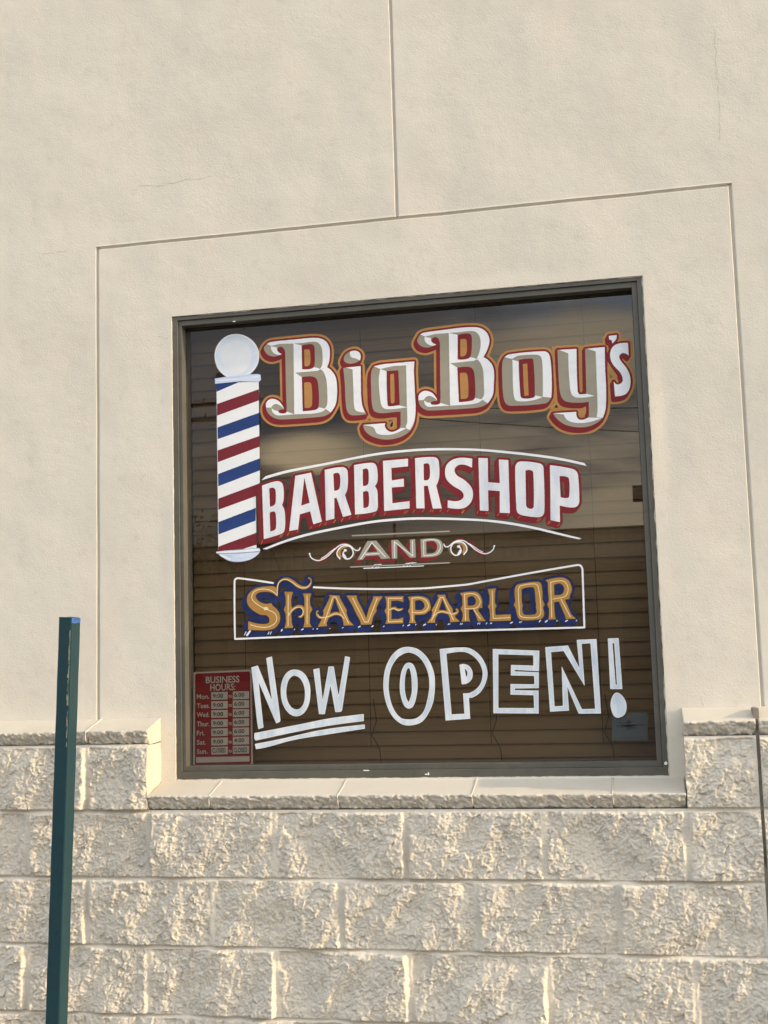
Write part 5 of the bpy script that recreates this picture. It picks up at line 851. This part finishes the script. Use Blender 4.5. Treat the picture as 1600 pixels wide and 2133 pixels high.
root = thing('now_sign', 'brushed white word NOW above two painted underlines at the lower left of the glass', 'painted sign')
painted(SIGN['now'], root, inner=('chalk', 'chalkblue', 1.7))
root = thing('open_sign', 'large hollow outlined white letters OPEN! at the bottom right of the glass', 'painted sign')
painted(SIGN['open'], root, inner=('chalk', 'chalkblue', 1.7))

root = thing('barber_pole_painting', 'painted barber pole with red, white and blue stripes and white globe', 'painted sign')
painted(SIGN['pole'], root)

# ------------------------------------------------------------------ things taped inside the glass
YI = G+0.006
def quad3(c, y): return [(x/1000, y, z/1000) for x, z in c]
def slab(c, y, t_, mat, name, parent, r=0.0):
    """a flat card with (optionally) rounded corners, c = four corners in mm"""
    c = np.array(c, float); pts = []
    for i in range(4):
        p, a, b = c[i], c[i-1], c[(i+1) % 4]
        da = (a-p)/np.linalg.norm(a-p); db = (b-p)/np.linalg.norm(b-p)
        if r == 0: pts.append(p); continue
        for k in range(6):
            q = k/5; pts.append((1-q)**2*(p+da*r)+2*q*(1-q)*p+q*q*(p+db*r))
    n = len(pts); v = [(x/1000, y, z/1000) for x, z in pts]+[(x/1000, y+t_, z/1000) for x, z in pts]
    f = [tuple(range(n))[::-1], tuple(range(n, 2*n))]+[(i, (i+1) % n, n+(i+1) % n, n+i) for i in range(n)]
    o = new_obj(name, v, f, M[mat], parent)
    bm = bmesh.new(); bm.from_mesh(o.data); bmesh.ops.recalc_face_normals(bm, faces=bm.faces[:]); bm.to_mesh(o.data); bm.free()
    return o
def text(s, org, xv, yv, y, mat, parent, name='lettering', thick=.018):
    cu = bpy.data.curves.new('lettering', 'FONT'); cu.body = s; cu.offset = thick; cu.resolution_u = 3
    ob = bpy.data.objects.new('lettering', cu); COL.objects.link(ob)
    dg = bpy.context.evaluated_depsgraph_get(); dg.update()
    me = bpy.data.meshes.new_from_object(ob.evaluated_get(dg)); COL.objects.unlink(ob); bpy.data.objects.remove(ob)
    n = len(me.vertices); co = np.zeros(n*3); me.vertices.foreach_get('co', co); co = co.reshape(-1, 3)
    x0, x1 = co[:, 0].min(), co[:, 0].max(); cap_ = 0.70
    u = (co[:, 0]-x0)/(x1-x0); w = co[:, 1]/cap_
    org, xv, yv = map(np.array, (org, xv, yv))
    P_ = org[None]+u[:, None]*xv[None]+w[:, None]*yv[None]
    V = [(p[0]/1000, y, p[1]/1000) for p in P_]
    F = [tuple(p.vertices) for p in me.polygons]
    return new_obj(name, V, F, M[mat], parent)
hs = thing('business_hours_sign', 'red BUSINESS HOURS card with a white timetable, taped inside the lower left of the glass', 'sign')
slab(HOURS['card'], YI, .0008, 'signwhite', 'card', hs, 2)
slab(HOURS['panel'], YI-.0006, .0004, 'signred', 'red_panel', hs, 7)
for c in HOURS['slots']: slab(c, YI-.0011, .0003, 'signwhite', 'time_slot', hs)
slab(HOURS['strip'], YI-.0011, .0003, 'signwhite', 'blank_strip', hs)
for s, o3, xv, yv, mt in HOURS['text']: text(s, o3, xv, yv, YI-.0016, mt, hs, 'lettering' if mt == 'signwhite' else 'time')
nt_ = thing('paper_notice', 'small pale notice with blue print, taped inside the lower right corner of the glass', 'notice')
slab(NOTICE['card'], YI, .0006, 'paper', 'sheet', nt_)
for c in NOTICE['marks']: slab(c, YI-.0005, .0003, 'paperink', 'print', nt_)

# ------------------------------------------------------------------ steel post in front of the wall
post = thing('steel_post', 'dark green square steel post leaning slightly in front of the block wall', 'post')
PB, PT = Vector((-0.2985, -0.35, -0.13)), Vector((-0.232, -0.35, 1.7305))
pw, pdp, ch = 0.0452, 0.058, 0.0048
prof = [(0+ch, 0), (pw-ch, 0), (pw-ch*.3, ch*.3), (pw, ch), (pw, pdp-ch), (pw-ch, pdp), (ch, pdp), (0, pdp-ch), (0, ch), (ch*.3, ch*.3)]
def shell(profile, inset):
    c = Vector((pw/2, pdp/2)); return [((Vector(q)-c)*(1-inset)+c) for q in profile]
mb = MB(); NP = len(prof); nz = 40
ins = shell(prof, .14)
for k in range(nz+1):
    p = PB.lerp(PT, k/nz)
    for q in prof: mb.v.append((p.x+q[0]+.0004*math.sin(k*1.7), p.y+q[1], p.z-(.004*q[0]/pw if k == nz else 0)))
for k in range(nz):
    for i in range(NP): mb.f.append((k*NP+i, k*NP+(i+1) % NP, (k+1)*NP+(i+1) % NP, (k+1)*NP+i)); mb.m.append(0)
b = len(mb.v)
for dz in (0, -.25):
    for q in ins: mb.v.append((PT.x+q.x+dz*.035, PT.y+q.y, PT.z+dz-.002))
for i in range(NP):
    j = (i+1) % NP
    mb.f.append((nz*NP+i, nz*NP+j, b+j, b+i)); mb.m.append(0); mb.f.append((b+i, b+j, b+NP+j, b+NP+i)); mb.m.append(0)
mb.f.append(tuple(b+NP+i for i in range(NP))[::-1]); mb.m.append(0)
mb.build('tube', M['post'], post)
lean = (PT-PB)/(PT.z-PB.z)
def on_post(z): return PB+lean*(z-PB.z)
mb = MB()
for z, fx, r in ((1.6895, .24, .0024), (1.347, .30, .0022), (1.2, .3, .0022), (0.95, .3, .0022), (0.7, .3, .0022)):
    p = on_post(z); n = 12; an = np.linspace(0, 2*math.pi, n+1)[:-1]
    mb.poly([(p.x+pw*fx+r*math.cos(a), p.y-.0004, z+r*math.sin(a)) for a in an])
mb.build('bolt_hole', M['gasket'], post)
# paint rubbed off the near right-hand edge
mb = MB(); z = 1.69
while z > 1.36:
    h = random.uniform(.006, .02); p = on_post(z-h/2); w = random.uniform(.003, .0075)*(1 if z > 1.45 else .7)
    if random.random() < .9:
        x1 = p.x+pw-ch+.0004; x0 = x1-w
        mb.poly([(x0, p.y-.0004, z-h), (x1, p.y-.0004, z-h), (x1, p.y-.0004, z), (x0+random.uniform(0, .002), p.y-.0004, z)])
    z -= h*1.02
mb.build('worn_edge', M['worn'], post)
mb = MB(); p = on_post(1.722)
zt, zb_ = 1.7262, 1.7105
tp = [(p.x+pw-ch*.3-.0012, p.y+.0008), (p.x+pw+.0007, p.y+ch*.8), (p.x+pw+.0008, p.y+pdp-ch), (p.x+pw-ch, p.y+pdp+.0006)]
for a, b_ in zip(tp, tp[1:]):
    mb.poly([(a[0], a[1], zb_+random.uniform(-.002, .002)), (b_[0], b_[1], zb_+random.uniform(-.003, .003)), (b_[0], b_[1], zt), (a[0], a[1], zt)])
mb.poly([(tp[0][0], tp[0][1], zt), (tp[1][0], tp[1][1], zt), (tp[2][0], tp[2][1], zt), (tp[3][0], tp[3][1], zt), (p.x+pw*.55, p.y+pdp*.9, zt+.0046), (p.x+pw*.6, p.y+.004, zt+.0046)])
mb.build('tape', M['tape'], post)

# ------------------------------------------------------------------ across the street (seen mirrored in the glass)
opp = thing('street_building', 'low tan building with ribbed metal fascia, mirrored in the window glass', 'building')
mb = MB(); mb.box(-20.0, 16, -42, -30.6, -.13, 3.9); mb.build('wall', M['shopwall'], opp)
mb = MB(); mb.box(-20.3, 16.3, -42.3, -30.2, 4.66, 4.84); mb.box(-20.3, 16.3, -42.3, -30.25, 3.86, 3.98)
mb.build('roof', M['shopwall'], opp)
mb = MB(); x = -20.3
while x < 16.3: mb.box(x, x+.09, -30.5+.002, -30.28, 3.985, 4.655); mb.box(x+.0905, x+.2395, -30.5, -30.36, 3.985, 4.655); x += .24
mb.build('fascia', M['mansard'], opp)
x = -19.7
while x < 15:
    mb = MB(); mb.box(x, x+1.7, -30.598, -30.56, .9, 3.0); w_ = mb.build('window', M['shopglass'], opp)
    mb = MB(); mb.box(x-.06, x-.002, -30.598, -30.5, .84, 3.06); mb.box(x+1.702, x+1.76, -30.598, -30.5, .84, 3.06); mb.build('mullion', M['frame'], w_)
    x += 2.3
def pole(name, label, x, y, h, r, arms=()):
    t = thing(name, label, 'pole')
    mb = MB(); mb.tube([(x, y, -.13), (x, y, h)], [r, r*.8], 10); mb.build('shaft', M['wood'], t, smooth=True)
    for (z, a, b, bx_) in arms:
        mb = MB(); mb.box(x+a, x+b, y-.06, y+.06, z, z+.11); ar = mb.build('crossarm', M['wood'], t)
        for k in range(4):
            xx = x+a+.08+(b-a-.16)*k/3; mb = MB(); mb.tube([(xx, y, z+.11), (xx, y, z+.24)], .035, 8); mb.build('insulator', M['shopglass'], ar)
        if bx_:
            mb = MB(); mb.tube([(x+bx_, y-.1, z-.75), (x+bx_, y-.1, z-.1)], .2, 12); mb.build('transformer', M['wire'], t)
    return t
pole('utility_pole', 'wooden utility pole with crossarms across the street, mirrored behind the painted barber pole', -9.85, -30.0+1.2, 9.6, .13, ((8.68, -1.35, 1.15, .95), (8.25, -1.2, 1.0, 0)))
pole('lamp_post', 'thin dark pole mirrored below the arched word, in the middle of the glass', -5.05, -29.4, 5.15, .05)
mb = MB()
def wire(a, b, sag, r=.012):
    mb_ = MB(); a, b = Vector(a), Vector(b)
    mb_.tube([a.lerp(b, k/14)+Vector((0, 0, -4*sag*(k/14)*(1-k/14))) for k in range(15)], r, 5); return mb_
w1 = thing('overhead_wires', 'dark overhead cables strung between poles across the street, mirrored in the glass', 'cable')
for a, b, s in (((-9.85, -28.8, 8.85), (16, -28.8, 6.2), .5), ((-9.0, -28.8, 8.85), (16, -29.2, 8.1), .7), ((-9.85, -28.8, 8.2), (-6.0, -26.5, .0), .05), ((-9.9, -28.8, 8.9), (-40, -28.8, 8.9), .6)):
    wire(a, b, s).build('cable', M['wire'], w1, smooth=True)
sg = thing('roadside_sign', 'small brown box sign on a pole, mirrored at the right edge of the glass', 'sign')
mb = MB(); mb.box(1.45, 2.5, -29.2, -29.0, 5.36, 5.78); mb.build('panel', M['brown'], sg, bevel=.01)
mb = MB(); mb.tube([(2.0, -29.1, -.13), (2.0, -29.1, 5.35)], .06, 8); mb.build('pole', M['wood'], sg, smooth=True)
tr_ = thing('small_tree', 'small leafy tree beside the street building, mirrored left of the painted barber pole', 'tree')
mb = MB(); mb.tube([(-11.4, -29.5, -.13), (-11.3, -29.5, 2.4), (-11.1, -29.4, 4.4)], [.14, .1, .05], 8)
for k in range(7):
    a = k*.9; mb.tube([(-11.3, -29.5, 2.2+k*.25), (-11.3+.9*math.cos(a), -29.5+.9*math.sin(a), 3.2+k*.3)], [.05, .015], 6)
mb.build('trunk', M['bark'], tr_, smooth=True)
mb = MB(); rr = random.Random(4)
cl = [(-11.3+rr.gauss(0, .75), -29.5+rr.gauss(0, .75), 4.2+rr.gauss(0, .85)) for _ in range(34)]
for c in cl:
    for _ in range(46):
        d_ = Vector((rr.gauss(0, .26), rr.gauss(0, .26), rr.gauss(0, .22))); p = Vector(c)+d_
        a = Vector((rr.gauss(0, 1), rr.gauss(0, 1), rr.gauss(0, 1))).normalized(); b_ = a.orthogonal().normalized(); L_ = rr.uniform(.07, .13)
        mb.poly([tuple(p-a*L_), tuple(p+b_*L_*.35), tuple(p+a*L_), tuple(p-b_*L_*.35)])
mb.build('crown', M['leaf'], tr_)
